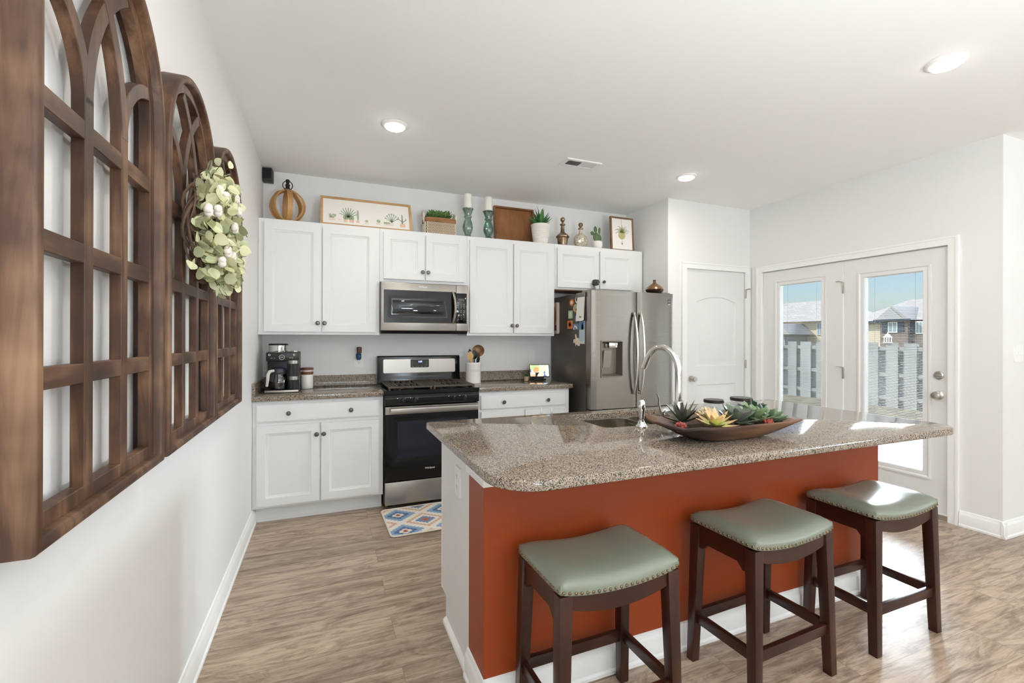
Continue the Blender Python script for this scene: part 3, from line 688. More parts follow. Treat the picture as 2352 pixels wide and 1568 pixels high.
b = NB(); tube(b, [(FXX-.100, FYY-.012, .930), (FXX-.108, FYY-.012, .972), (FXX-.122, FYY-.014, .998), (FXX-.132, FYY-.016, 1.025), (FXX-.133, FYY-.016, 1.05), (FXX-.145, FYY-.018, 1.072)], [.003, .006, .0075, .0075, .0065, .004], 10, flat=.6); obj('lever', b, M['chrome'], hb)
# side sprayer
t = thing('side_sprayer', 'short chrome spray head in its holder on the countertop, left of the faucet', 'sprayer', (1.845, -2.495, .914))
b = NB(); lathe(b, [(.026, 0), (.026, .004), (.020, .012), (.014, .026), (.013, .032), (0, .032)], (1.845, -2.495, .914)); obj('holder', b, M['chrome'], t)
b = NB(); lathe(b, [(.011, 0), (.0135, .015), (.0135, .03), (.0160, .045), (.0170, .070), (.015, .086), (.008, .096), (0, .098)], (1.845, -2.495, .944)); obj('spray_head', b, M['chrome'], t)

# ------------------------------------------------------------------ dough bowl and its contents
BC = Vector((2.045, -2.785, .914))
def sq(th, e):
    c, s = math.cos(th), math.sin(th); return math.copysign(abs(c)**e, c), math.copysign(abs(s)**e, s)
def bowl_loop(a, b_, z, e, up=0, n=64, jit=0):
    out = []
    for k in range(n):
        th = 2*PI*k/n; x, y = sq(th, e); q = abs(math.sin(2*th))
        out.append((BC.x+a*x+jit*math.sin(5*th), BC.y+b_*y+jit*math.sin(7*th+1), BC.z+z+up*(q**2)+.004*math.sin(3*th)*(z > .05)))
    return out
b = NB(); loops = [bowl_loop(.165, .078, 0, .62), bowl_loop(.20, .100, .012, .55), bowl_loop(.255, .135, .040, .44), bowl_loop(.312, .164, .062, .30, .012, 64, .002), bowl_loop(.312, .164, .068, .30, .014, 64, .002), bowl_loop(.300, .154, .071, .30, .012, 64, .002), bowl_loop(.245, .125, .050, .42), bowl_loop(.17, .085, .022, .58), bowl_loop(.10, .05, .018, .7)]
V = [[b.verts.new(p) for p in l] for l in loops]
for A, B_ in zip(V, V[1:]):
    for k in range(64): b.faces.new((A[k], A[(k+1) % 64], B_[(k+1) % 64], B_[k]))
b.faces.new(V[0][::-1]); b.faces.new(V[-1]); bmesh.ops.recalc_face_normals(b, faces=b.faces)
o = tag(obj('dough_bowl', b, wood('hewn_bowl_wood', (34, 20, 14), (76, 49, 35), (134, 96, 68), 'x', .5, .6, (.36, .5, .66), 'Object', .6), smooth=50), 'large hand-carved wooden dough bowl with flared corners holding succulents on the island', 'bowl'); origin(o, BC)
moss = mat('dried_moss', (96, 78, 56), .95); n_ = N(moss, 'TexNoise', Scale=90.0); L(moss, coords(moss), n_.inputs['Vector']); bump(moss, n_.outputs['Fac'], 1, .01)
b = NB(); loops = [bowl_loop(.205, .105, .0385, .48), bowl_loop(.15, .075, .048, .55), bowl_loop(.07, .04, .052, .7)]
V = [[b.verts.new(p) for p in l] for l in loops]
for A, B_ in zip(V, V[1:]):
    for k in range(64): b.faces.new((A[k], A[(k+1) % 64], B_[(k+1) % 64], B_[k]))
b.faces.new(V[-1])
o = tag(obj('moss_filler', b, moss), 'brown dried moss filling the wooden dough bowl under the succulents', 'moss', kind='stuff'); origin(o, BC)

def leaf(bm, p, d, up, Ln, wd, th, curl=0.0, prof='spoon', n=6, cup=0.0):
    """solid leaf along d; prof: spoon / spike / round / fat"""
    p = Vector(p); d = Vector(d).normalized(); up = Vector(up); up = (up-d*up.dot(d)).normalized(); side = d.cross(up)
    t = bmesh.new(); rings = []
    for i in range(n+1):
        s = i/n
        if prof == 'spoon': w = (.45+.75*s**1.2) if s < .72 else 1.0*(max(0, 1-((s-.72)/.28)**2))**.6
        elif prof == 'spike': w = (.85+.3*s-1.15*s**1.8) if s < 1 else 0
        elif prof == 'round': w = math.sin(PI*min(1, s**.85))**.6
        else: w = math.sin(PI*(.12+.88*s))**.55
        w = max(w, .02); c = p+d*(Ln*s)+up*(curl*Ln*s*s)
        u2 = (up-d*curl*2*s*.6).normalized()
        hw = wd*.5*w; tt_ = th*.5*(w if prof != 'fat' else w)
        rings.append([t.verts.new(c-side*hw+u2*(cup*hw)), t.verts.new(c-side*hw*.5+u2*tt_), t.verts.new(c+u2*(tt_*1.1)), t.verts.new(c+side*hw*.5+u2*tt_), t.verts.new(c+side*hw+u2*(cup*hw)), t.verts.new(c-u2*tt_)])
    for A, B_ in zip(rings, rings[1:]):
        for k in range(6): t.faces.new((A[k], A[(k+1) % 6], B_[(k+1) % 6], B_[k]))
    t.faces.new(rings[0][::-1]); t.faces.new(rings[-1]); merge(bm, t)
def rosette(bm, c, rings, tilt=(0, 0, 1), seed=1, sc=1.0):
    """rings = [(count, length, width, elevation deg, thickness, curl, prof)]"""
    r = random.Random(seed); q = Vector((0, 0, 1)).rotation_difference(Vector(tilt)); c = Vector(c); ph = 0
    for cnt, Ln, wd, el, th, cu, pr_ in rings:
        ph += .5
        for k in range(cnt):
            a = 2*PI*(k+ph)/cnt+r.uniform(-.12, .12); e = math.radians(el+r.uniform(-7, 7))
            d = q @ Vector((math.cos(a)*math.cos(e), math.sin(a)*math.cos(e), math.sin(e))); up = q @ Vector((-math.cos(a)*math.sin(e), -math.sin(a)*math.sin(e), math.cos(e)))
            leaf(bm, c+d*(.15*Ln), d, up, Ln*sc*r.uniform(.88, 1.08), wd*sc*r.uniform(.95, 1.2), th, cu, pr_, 6, .25)
def succulent(label, c, rings, m, tilt=(0, 0, 1), seed=1, extra=None):
    b = NB(); rosette(b, c, rings, tilt, seed, 1.16)
    cyl(b, (c[0], c[1], c[2]-.03), c, .006, .008, 8)
    if extra: extra(b)
    o = tag(obj('succulent', b, m, smooth=60), label, 'succulent', 'succulents in the dough bowl'); return origin(o, (c[0], c[1], c[2]-.03))
G = lambda n, a, b_, c=None: varied(n, a, b_, c, .45)
succulent('spiky dark brown-green succulent at the back left of the dough bowl', (1.868, -2.735, .975), [(10, .085, .022, 14, .008, .12, 'spike'), (9, .082, .020, 42, .008, .08, 'spike'), (6, .075, .017, 68, .007, 0, 'spike')], G('s1', (70, 62, 52), (92, 98, 78), (52, 44, 40)), (-.1, 0, 1), 3)
lg = mat('lime_peach', (190, 196, 120), .45); sp = N(lg, 'VectorMath', operation='LENGTH'); L(lg, coords(lg), sp.inputs[0]); L(lg, ramp(lg, sp.outputs['Value'], [(.02, (170, 184, 84)), (.055, (206, 210, 130)), (.085, (226, 178, 136))]), BS(lg).inputs['Base Color'])
succulent('bright lime and peach rosette at the front left of the dough bowl', (1.925, -2.855, .978), [(8, .070, .030, 15, .008, .2, 'spike'), (7, .062, .028, 45, .008, .1, 'spike'), (5, .045, .022, 68, .007, 0, 'spike')], lg, (-.05, -.22, 1), 4)
succulent('small tan rosette behind the lime one in the dough bowl', (1.945, -2.79, .99), [(9, .036, .018, 20, .007, .2, 'spoon'), (7, .030, .016, 50, .007, .1, 'spoon'), (4, .02, .012, 75, .006, 0, 'spoon')], G('s3', (196, 176, 138), (178, 160, 122), (202, 186, 150)), (-.1, -.3, 1), 5)
succulent('pale tan rosette beside the first glass jar in the dough bowl', (1.985, -2.755, 1.0), [(9, .034, .018, 20, .007, .2, 'spoon'), (7, .028, .015, 55, .007, .1, 'spoon')], G('s3b', (204, 190, 152), (186, 170, 132)), (0, -.3, 1), 6)
succulent('dark grey-green rosette with dusky tips in front of the first glass jar', (2.04, -2.855, .982), [(9, .070, .032, 14, .010, .2, 'spoon'), (8, .066, .030, 42, .010, .1, 'spoon'), (5, .050, .024, 68, .009, 0, 'spoon')], G('s4', (84, 96, 84), (108, 118, 98), (92, 90, 92)), (0, -.18, 1), 7)
succulent('mid-green rosette in front of the second glass jar', (2.135, -2.848, .982), [(9, .070, .026, 16, .010, .2, 'spoon'), (8, .066, .024, 45, .010, .1, 'spoon'), (5, .05, .02, 68, .009, 0, 'spoon')], G('s5', (90, 116, 78), (112, 134, 94), (78, 100, 76)), (.05, -.16, 1), 8)
b = NB(); r_ = random.Random(9)
for k in range(26):
    a = r_.uniform(0, 2*PI); e = r_.uniform(.3, 1.3); Ln = r_.uniform(.06, .10); d = Vector((math.cos(a)*math.cos(e), math.sin(a)*math.cos(e), math.sin(e))); c0 = Vector((2.175, -2.785, .97)); P = [c0+d*(Ln*s)+Vector((math.cos(a), math.sin(a), -.9))*(.05*s*s) for s in (0, .25, .5, .75, 1)]
    tube(b, P, [.0028, .0024, .0018, .0012, .0006], 5)
o = tag(obj('air_plant', b, G('s6', (150, 164, 128), (176, 184, 150))), 'wispy pale green air plant in front of the second glass jar', 'air plant', 'succulents in the dough bowl'); origin(o, (2.175, -2.785, .97))
succulent('plump green finger-leaved succulent at the front right of the dough bowl', (2.225, -2.85, .980), [(8, .062, .022, 14, .018, .15, 'fat'), (6, .056, .020, 45, .018, .1, 'fat')], G('s7', (92, 112, 84), (108, 128, 96)), (.05, -.12, 1), 10)
succulent('plump blue-green succulent nearest the right tip of the dough bowl', (2.275, -2.80, .975), [(8, .060, .024, 10, .018, .15, 'fat'), (6, .052, .022, 42, .018, .1, 'fat'), (3, .04, .018, 70, .014, 0, 'fat')], G('s8', (76, 98, 104), (96, 114, 112), (110, 112, 128)), (.2, -.2, 1), 11)
succulent('dark green leafy succulent at the far right of the dough bowl', (2.295, -2.725, .982), [(6, .065, .032, 15, .007, .2, 'spoon'), (5, .06, .030, 45, .007, .1, 'spoon')], G('s9', (44, 74, 52), (60, 92, 62)), (.2, .1, 1), 12)
def ex(b): leaf(b, (2.262, -2.742, .975), (-.12, 0, 1), (0, -1, .1), .095, .016, .008, .02, 'spike')
succulent('tall pointed green succulent standing right of the glass jars', (2.262, -2.745, .975), [(4, .05, .016, 30, .008, .1, 'spike')], G('s10', (86, 112, 80), (104, 130, 96)), (0, 0, 1), 13, ex)
for (cx, cy, cz), lb in (((1.785, -2.815, .978), 'cluster of tiny red succulent beads at the left end of the dough bowl'), ((2.165, -2.897, .986), 'cluster of tiny red succulent beads at the front rim of the dough bowl')):
    b = NB(); r_ = random.Random(int(cx*1000))
    for k in range(34):
        a = r_.uniform(0, 2*PI); q = r_.uniform(0, 1)**.5; ball(b, (cx+.022*q*math.cos(a), cy+.019*q*math.sin(a), cz+.012*(1-q*q)+r_.uniform(-.003, .003)), r_.uniform(.004, .006), (1, 1, 1.2), 8, 6)
    cyl(b, (cx, cy, cz-.02), (cx, cy, cz+.01), .014, .02, 10)
    o = tag(obj('red_sedum', b, G('red%d' % int(cx*10), (132, 48, 46), (166, 76, 66))), lb, 'succulent', 'succulents in the dough bowl'); origin(o, (cx, cy, cz-.02))
for (cx, cy, r, zt, lb) in ((2.088, -2.690, .044, 1.056, 'short glass jar with dark lid in the dough bowl, nearer the faucet'), (2.250, -2.695, .050, 1.058, 'short glass jar with dark lid in the dough bowl, farther from the faucet')):
    z0 = .956; t = thing('glass_jar', lb, 'jar', (cx, cy, z0), 'glass jars in the dough bowl')
    b = NB(); lathe(b, [(0, 0), (r*.95, 0), (r, .006), (r, zt-z0-.034), (r*.9, zt-z0-.022), (r*.9, zt-z0-.014), (r*.86, zt-z0-.014), (r*.86, zt-z0-.022), (r*.95, zt-z0-.036), (r*.95, .01), (0, .008)], (cx, cy, z0), 32); obj('glass', b, M['glass'], t)
    b = NB(); lathe(b, [(0, .009), (r*.93, .009), (r*.93, .064), (0, .064)], (cx, cy, z0), 28); obj('wax', b, mat('candle_wax', (238, 238, 232), .4), t)
    b = NB(); lathe(b, [(r*.93, 0), (r*.97, .002), (r*.97, .012), (r*.93, .014), (0, .014)], (cx, cy, zt-.014), 32); obj('lid', b, mat('dark_tin_lid', (58, 50, 46), .4, .7), t)

# ------------------------------------------------------------------ bar stools
def make_stool(label):
    t = thing('saddle_stool', label, 'stool', (0, 0, 0), 'saddle stools along the orange island front')
    W2, D2 = .232, .158
    sag = lambda u: .024*u*u
    b = NB(); nu, nv = 28, 18; top = {}; bot = {}
    cor = lambda u, v: (u*W2*(1-.03*abs(v)**10), v*D2*(1-.04*abs(u)**10))
    for i in range(nu+1):
        for j in range(nv+1):
            u = -1+2*i/nu; v = -1+2*j/nv; u = math.copysign(abs(u)**.8, u); v = math.copysign(abs(v)**.75, v); x, y = cor(u, v)
            top[i, j] = b.verts.new((x*.985, y*.985, .574+sag(u)*1.12+.034*((1-abs(u)**7)*(1-abs(v)**6))**.75))
    for i in range(nu):
        for j in range(nv): b.faces.new((top[i, j], top[i+1, j], top[i+1, j+1], top[i, j+1]))
    rim = [(i, 0) for i in range(nu)]+[(nu, j) for j in range(nv)]+[(i, nv) for i in range(nu, 0, -1)]+[(0, j) for j in range(nv, 0, -1)]
    def ringat(f_, dz):
        out = []
        for i, j in rim:
            c = top[i, j].co; u = c.x/(.985*W2); out.append(b.verts.new((c.x*f_, c.y*f_, .553+sag(max(-1, min(1, u)))+dz)))
        return out
    R1_ = ringat(1.006, .013); R2_ = ringat(1.010, .002); R3_ = ringat(1.002, -.002); prev = [top[k] for k in rim]
    for R_ in (R1_, R2_, R3_):
        for k in range(len(rim)): b.faces.new((prev[k], R_[k], R_[(k+1) % len(rim)], prev[(k+1) % len(rim)]))
        prev = R_
    b.faces.new(prev[::-1]); bmesh.ops.recalc_face_normals(b, faces=b.faces)
    path = [v.co.lerp(w.co, .62).copy() for v, w in zip(R1_, R2_)]
    st = obj('seat', b, M['leather'], t, local=True, smooth=60)
    b = NB(); seg = [(path[k], path[(k+1) % len(path)]) for k in range(len(path))]; tot = sum((q-p).length for p, q in seg); cnt = 74; k = 0; run = 0
    for p, q in seg:
        ln = (q-p).length
        while k < cnt and (k+.5)*tot/cnt <= run+ln:
            c = p.lerp(q, ((k+.5)*tot/cnt-run)/max(ln, 1e-6)); nx = Vector((c.x, c.y*1.4, 0)).normalized(); sd = abs((q-p).normalized().x) < .5
            ball(b, c+Vector(((math.copysign(.0005, c.x), 0, 0) if sd else (0, math.copysign(.0005, c.y), 0))), .0052, (.7, 1, 1) if sd else (1, .7, 1), 10, 6); k += 1
        run += ln
    obj('nailhead_trim', b, M['nail'], st, local=True)
    TX, TY, BX, BY = .202, .128, .2165, .1435; h = .021
    for sx in (-1, 1):
        for sy in (-1, 1):
            b = NB(); v = []
            for z, cx, cy, hh in ((0, BX, BY, .0175), (.565, TX, TY, .0225)):
                v.append([b.verts.new((sx*cx+a*hh, sy*cy+c*hh, z)) for a, c in ((-1, -1), (1, -1), (1, 1), (-1, 1))])
            b.faces.new(v[0][::-1]); b.faces.new(v[1])
            for k in range(4): b.faces.new((v[0][k], v[0][(k+1) % 4], v[1][(k+1) % 4], v[1][k]))
            bmesh.ops.recalc_face_normals(b, faces=b.faces); bmesh.ops.bevel(b, geom=list(b.edges), offset=.0025, segments=2, profile=.5, affect='EDGES')
            obj('leg', b, M['darkwood'], t, local=True)
    for s in (-1, 1):
        b = NB(); P = []
        for k in range(13):
            u = -1+2*k/12; P.append((u*.19, .5525+sag(u*.85)))
        for k in range(13):
            u = 1-2*k/12; P.append((u*.19, .489+.030*u*u))
        prism(b, P, lambda u, w, d: (u, s*(TY+.004)+d, w), -.012, .012); obj('apron', b, M['darkwoodx'], t, local=True)
        b = NB(); P = [(-.115, .574), (.115, .574)]+[(.115-.23*k/10, .50+.0+.020*(0 if 1 < k < 9 else -1.2)) for k in range(11)]
        prism(b, P, lambda u, w, d: (s*(TX+.004)+d, u, w), -.012, .012); obj('apron', b, M['darkwoody'], t, local=True)
    zs = .185; q = 1-zs/.565; fxx = BX*q+TX*(1-q); fyy = BY*q+TY*(1-q)
    for s in (-1, 1):
        b = NB(); bx(b, -fxx, fxx, s*fyy-.010, s*fyy+.010, zs-.022, zs+.018, .002); obj('stretcher', b, M['darkwoodx'], t, local=True)
        b = NB(); bx(b, s*fxx-.010, s*fxx+.010, -fyy, fyy, zs-.022, zs+.018, .002); obj('stretcher', b, M['darkwoody'], t, local=True)
    return t
M['leather'] = mat('sage_leather', (122, 128, 112), .25); n_ = N(M['leather'], 'TexNoise', Scale=320.0, Detail=2.0); L(M['leather'], coords(M['leather']), n_.inputs['Vector']); bump(M['leather'], n_.outputs['Fac'], .06, .001)
BS(M['leather']).inputs['Coat Weight'].default_value = .25; BS(M['leather']).inputs['Coat Roughness'].default_value = .2
M['nail'] = mat('antique_brass_nail', (128, 108, 86), .3, 1)
M['darkwoodx'] = wood('espresso_wood_x', (26, 12, 7), (50, 23, 14), (76, 38, 23), 'x', .8, .3, (.28, .5, .75), bmp=.08)
M['darkwoody'] = wood('espresso_wood_y', (26, 12, 7), (50, 23, 14), (76, 38, 23), 'y', .8, .3, (.28, .5, .75), bmp=.08)
s1 = make_stool('sage leather saddle stool nearest the white island end panel')
dup(s1, (2.116, -2.904, 0), math.radians(2.5), 'middle of the three sage leather saddle stools')
dup(s1, (2.836, -2.898, 0), 0, 'sage leather saddle stool nearest the patio doors')
s1.location = (1.338, -2.905, 0); s1.rotation_euler.z = math.radians(1)

# ------------------------------------------------------------------ rug
rg = mat('kilim_rug', (220, 205, 190), .95)
def rug_nodes(m):
    sp = N(m, 'SeparateXYZ'); L(m, coords(m), sp.inputs[0])
    def mth(op, a, b=None):
        n = N(m, 'Math', operation=op)
        for i, q in enumerate((a, b)):
            if q is None: continue
            if isinstance(q, (int, float)): n.inputs[i].default_value = q
            else: L(m, q, n.inputs[i])
        return n.outputs[0]
    x = mth('MULTIPLY', sp.outputs['X'], 1/.34); y = mth('MULTIPLY', sp.outputs['Y'], 1/.30)
    ys = mth('SNAP', y, .0625)
    ax = mth('ABSOLUTE', mth('SUBTRACT', mth('FRACT', mth('ADD', x, 10.2)), .5)); ay = mth('ABSOLUTE', mth('SUBTRACT', mth('FRACT', mth('ADD', ys, 10.35)), .5))
    saw = mth('MULTIPLY', mth('PINGPONG', y, .03125), 1.2)
    d = mth('ADD', mth('ADD', mth('MULTIPLY', ax, 1.0), ay), saw)
    v = mth('FRACT', mth('MULTIPLY', d, 1.02))
    c = ramp(m, v, [(0, (168, 96, 84)), (.09, (236, 226, 214)), (.17, (88, 116, 152)), (.28, (140, 168, 198)), (.42, (236, 228, 216)), (.60, (214, 178, 150)), (.70, (238, 230, 220)), (.80, (116, 146, 180)), (.92, (178, 110, 98))], 'CONSTANT')
    L(m, c, BS(m).inputs['Base Color'])
    n = N(m, 'TexNoise', Scale=500.0); L(m, coords(m), n.inputs['Vector']); bump(m, n.outputs['Fac'], .4, .002)
rug_nodes(rg)
t = thing('kitchen_rug', 'small blue, cream and rust kilim-pattern rug in front of the range', 'rug', (.885, -1.14, 0))
b = NB(); prism(b, rrect(.885, 1.78, -1.140, -.640, .03, 4), XY, .0008, .011, .003); obj('woven_top', b, rg, t)
b = NB(); tube(b, [(u, w, .008) for u, w in rrect(.885, 1.78, -1.140, -.640, .03, 4)], .0065, 8, True); obj('edge_binding', b, mat('cream_binding', (226, 216, 202), .9), t)
t.rotation_euler.z = math.radians(1.5)

# ------------------------------------------------------------------ ceiling lights and vent
M['lens'] = emit('lit_lens', (255, 250, 240), 9.0)
def downlight(x, y, label, r=.083):
    t = thing('ceiling_light', label, 'ceiling light', (x, y, CZ), 'round recessed ceiling lights')
    b = NB(); lathe(b, [(r, 0), (r, -.004), (r-.006, -.009), (.064, -.013), (.058, -.010), (.058, 0)], (x, y, CZ), 40); obj('trim_ring', b, mat('lamp_trim', (244, 244, 240), .4), t)
    b = NB(); lathe(b, [(.062, -.009), (.058, -.020), (.042, -.027), (.02, -.030), (0, -.031)], (x, y, CZ), 36); obj('lens', b, M['lens'], t)
    light('lamp_glow', 'AREA', (x, y, CZ-.036), 3.1, (1, .93, .84), aim=(0, 0, -1), shape='DISK', size=.12)
    return t
downlight(.888, -1.225, 'round lit ceiling light nearest the left wall')
downlight(3.305, -1.21, 'round lit ceiling light in front of the refrigerator')
downlight(3.325, -2.955, 'large round lit ceiling light at the upper right, above the stools')
light('lamp_glow', 'AREA', (.888, -2.955, CZ-.02), 3.1, (1, .93, .84), aim=(0, 0, -1), shape='DISK', size=.12)
t = thing('ceiling_vent', 'white rectangular louvred air vent in the ceiling', 'vent', (2.33, -1.115, CZ))
f = lambda u, w, d: (u, w, CZ-d)
b = NB(); slab.open = True; slab(b, lambda u, w, d: (u, w, CZ-.008+d), rect(2.175, 2.485, -1.188, -1.040), .008, [rect(2.205, 2.455, -1.160, -1.068)], [(.002, .002), (.0, .008)]); slab.open = False; vf = obj('vent_frame', b, M['trim'], t)
b = NB(); bx(b, 2.205, 2.455, -1.160, -1.068, CZ-.0012, CZ-.0006); obj('vent_shade_sheet', b, mat('duct_shade', (70, 66, 62), .8), vf)  # thin dark sheet, its colour stands in for the shade inside the duct
b = NB(); bx(b, 2.326, 2.334, -1.160, -1.068, CZ-.0075, CZ-.001)
for k in range(11):
    for x0, s in ((2.208, 1), (2.336, -1)):
        xx = x0+.0112*k; prism(b, [(xx, -.0065), (xx+.0015, -.0065), (xx+.0015+s*.006, -.001), (xx+s*.006, -.001)], lambda u, w, d: (u, d, CZ+w), -1.159, -1.069)
obj('louvres', b, M['trim'], t)

# ------------------------------------------------------------------ things on the counters
# coffee maker
t = thing('coffee_maker', 'black coffee maker with glass carafe and steel trim in the left corner', 'coffee maker', (.06, -.47, .9145))
cx0, cx1 = .060, .292
b = NB(); bx(b, cx0, cx1, -.462, -.15, .914, .938, .004); cb = obj('base', b, M['black'], t)
b = NB(); bx(b, cx0+.004, cx1-.002, -.468, -.455, .918, .936, .003); obj('drip_trim', b, M['steel'], cb)
b = NB(); bx(b, cx0+.005, cx1-.002, -.30, -.15, .938, 1.215, .006); bx(b, cx0+.005, cx1-.004, -.400, -.28, 1.150, 1.215, .006); bx(b, cx0+.148, cx1-.002, -.400, -.28, .938, 1.16, .004); bd = obj('body', b, M['black'], t)
b = NB(); lathe(b, [(.066, 0), (.068, .045), (.068, .052)], (cx0+.075, -.23, 1.214), 32); rs = obj('bean_hopper', b, M['chrome'], t)
b = NB(); lathe(b, [(.069, 0), (.070, .006), (.066, .012), (0, .012)], (cx0+.075, -.23, 1.2665), 32); obj('hopper_lid', b, M['black'], rs)
b = NB(); lathe(b, [(.028, 0), (.028, .008), (0, .010)], (cx0+.19, -.26, 1.2145), 20); obj('top_button', b, M['nickel'], bd)
cm = mat('cream_print', (226, 226, 220), .4)
b = NB(); tube(b, [(cx0+.112+.018*math.cos(a), -.4005, 1.178+.018*math.sin(a)) for a in [2*PI*k/24 for k in range(24)]], .0012, 6, True)
for px in (cx0+.028, cx0+.196): tube(b, [(px+.006*math.cos(a), -.4005, 1.196+.006*math.sin(a)) for a in [2*PI*k/14 for k in range(14)]], .0018, 6, True)
text(b, '8:29', .012, lambda u, w, d: (u+cx0+.112, -.4003+d, w+1.178), .0003, 'CENTER'); text(b, 'BREW   CUP', .006, lambda u, w, d: (u+cx0+.052, -.4003+d, w+1.172), .0002, 'CENTER'); text(b, 'POD  SIZE', .006, lambda u, w, d: (u+cx0+.176, -.4003+d, w+1.172), .0002, 'CENTER'); obj('panel_marks', b, cm, bd)
b = NB(); lathe(b, [(.052, 0), (.060, .006), (.066, .045), (.060, .085), (.050, .108), (.050, .118), (.046, .118), (.047, .106), (.057, .084), (.062, .045), (.057, .008), (0, .004)], (cx0+.088, -.385, .9385), 32); ca = obj('carafe', b, glass('smoked_glass', (150, 148, 144), .12), t)
b = NB(); lathe(b, [(.053, 0), (.055, .008), (.055, .030), (.048, .042), (.02, .050), (0, .052)], (cx0+.088, -.385, 1.052), 28); obj('carafe_collar', b, mat('blue_black', (40, 46, 58), .3), ca)
b = NB(); P = [(cx0+.060, -.436, 1.080), (cx0+.036, -.462, 1.076), (cx0+.028, -.470, 1.055), (cx0+.024, -.470, 1.01), (cx0+.018, -.466, .968)]; tube(b, P, [.010, .012, .012, .011, .009], 10); obj('carafe_handle', b, mat('pale_handle', (206, 202, 196), .35), ca)
for z, hh, mt, nm in ((1.130, .024, 'steel', 'pod_ring'), (1.034, .096, 'black', 'pod_body'), (1.008, .026, 'steel', 'cup_ring'), (.9385, .069, 'black', 'cup_base')):
    fl = (lambda a, zz: .02*math.cos(36*a)) if mt == 'black' else None
    b = NB(); lathe(b, [(.036, 0), (.036, hh)], (cx0+.190, -.402, z), 72, flute=fl); obj(nm, b, M[mt], bd)
# jar beside it
t = thing('canister', 'white ribbed canister with brown lid beside the coffee maker', 'canister', (.338, -.165, .914))
b = NB(); lathe(b, [(.044, 0), (.046, .004), (.046, .108), (.043, .113)], (.338, -.165, .914), 48, flute=lambda a, z: .008*math.sin(20*a+z*260)); obj('jar', b, M['ceramic'], t)
b = NB(); lathe(b, [(.042, 0), (.0465, .004), (.0465, .020), (.044, .022), (.040, .023), (.040, .034), (.044, .036), (.048, .040), (.048, .050), (.040, .056), (0, .057)], (.338, -.165, 1.0275), 36); m = mat('canister_lid', (120, 70, 52), .35); sp = N(m, 'SeparateXYZ'); L(m, coords(m), sp.inputs[0]); L(m, ramp(m, sp.outputs['Z'], [(0, (120, 70, 52)), (.134, (226, 214, 204)), (.150, (104, 64, 50))], 'CONSTANT'), BS(m).inputs['Base Color']); obj('lid', b, m, t)
# utensil crock
KX, KY, KR = 1.732, -.225, .0715
t = thing('utensil_crock', 'white ceramic crock lettered UTENSILS beside the range', 'crock', (KX, KY, .914))
b = NB(); lathe(b, [(0, .004), (KR*.93, 0), (KR*.97, .004), (KR*.97, .172), (KR, .176), (KR*1.02, .184), (KR, .190), (KR*.9, .190), (KR*.9, .015), (0, .012)], (KX, KY, .914), 48); cr = obj('crock_body', b, M['ceramic'], t)
b = NB(); text(b, 'UTENSILS', .030, lambda u, w, d: (KX+KR*.975*math.sin(u/KR+.25), KY-(KR*.975-d)*math.cos(u/KR+.25), w+1.030), .0012, 'CENTER'); obj('lettering', b, mat('embossed_grey', (206, 202, 196), .4), cr)
def utensil(name, label, cat, x, y, tipz, lean, build, m):
    b = NB(); p0 = Vector((KX+x*.35, KY+y*.35, .931)); p1 = Vector((KX+x, KY+y, tipz)); build(b, p0, p1, (p1-p0).normalized()); o = tag(obj(name, b, m), label, cat, 'utensils in the crock'); return origin(o, p0)
def b_spoon(b, p0, p1, d): tube(b, [p0, p1], .0055, 8); leaf(b, p1-d*.02, d, (0, -1, 0), .09, .058, .012, 0, 'round', 8)
def b_turner(b, p0, p1, d): tube(b, [p0, p1], .006, 8); leaf(b, p1-d*.01, d, (.4, -1, 0), .075, .040, .008, 0, 'round', 6)
def b_strainer(b, p0, p1, d):
    tube(b, [p0, p1], .005, 8); c = p1+d*.045; lathe(b, [(0, -.014), (.03, -.010), (.052, 0), (.056, .002), (.052, .003), (.03, -.007), (0, -.011)], c, 24, axis=(-.3, -1, .2))
utensil('wooden_spoon', 'pale wooden spoon with a hole, leaning at the left of the crock', 'spoon', -.034, -.026, 1.138, 0, b_spoon, mat('beech', (200, 160, 108), .5))
utensil('black_turner', 'black turner standing at the back left of the crock', 'turner', -.022, .030, 1.165, 0, b_turner, M['black'])
utensil('black_ladle', 'black nylon spoon standing in the middle of the crock', 'spoon', .008, -.005, 1.150, 0, b_spoon, M['black'])
utensil('black_spatula', 'short black spatula at the front of the crock', 'spatula', .032, -.032, 1.105, 0, b_turner, M['black'])
utensil('skimmer', 'round brown metal skimmer leaning right out of the crock', 'skimmer', .048, .015, 1.165, 0, b_strainer, mat('copper_brown', (112, 84, 62), .35, .8))
# smart display
t = thing('smart_display', 'small tablet-like smart display showing a food picture beside the refrigerator', 'display', (2.425, -.17, .914))
Rx = Matrix.Rotation(math.radians(-16), 4, 'X'); Rz = Matrix.Rotation(math.radians(-14), 4, 'Z'); base = Matrix.Translation((2.425, -.19, .945)) @ Rz @ Rx
g = lambda u, w, d: tuple(base @ Vector((u, d, w)))
b = NB(); prism(b, rrect(-.100, .100, 0, .128, .008, 4), g, 0, .012, .002); hs_ = obj('housing', b, M['black'], t)
scr = mat('lit_screen', (200, 190, 180), .2); v = coords(scr, (1, 1, 1)); n1 = N(scr, 'TexVoronoi', Scale=22.0); L(scr, v, n1.inputs['Vector']); sc_ = N(scr, 'SeparateColor'); L(scr, n1.outputs['Color'], sc_.inputs[0]); cc = ramp(scr, sc_.outputs[0], [(0, (60, 84, 140)), (.16, (236, 196, 156)), (.38, (214, 130, 84)), (.52, (240, 232, 216)), (.72, (150, 172, 120)), (.84, (196, 222, 236))], 'CONSTANT')
L(scr, cc, BS(scr).inputs['Base Color']); L(scr, cc, BS(scr).inputs['Emission Color']); BS(scr).inputs['Emission Strength'].default_value = .9
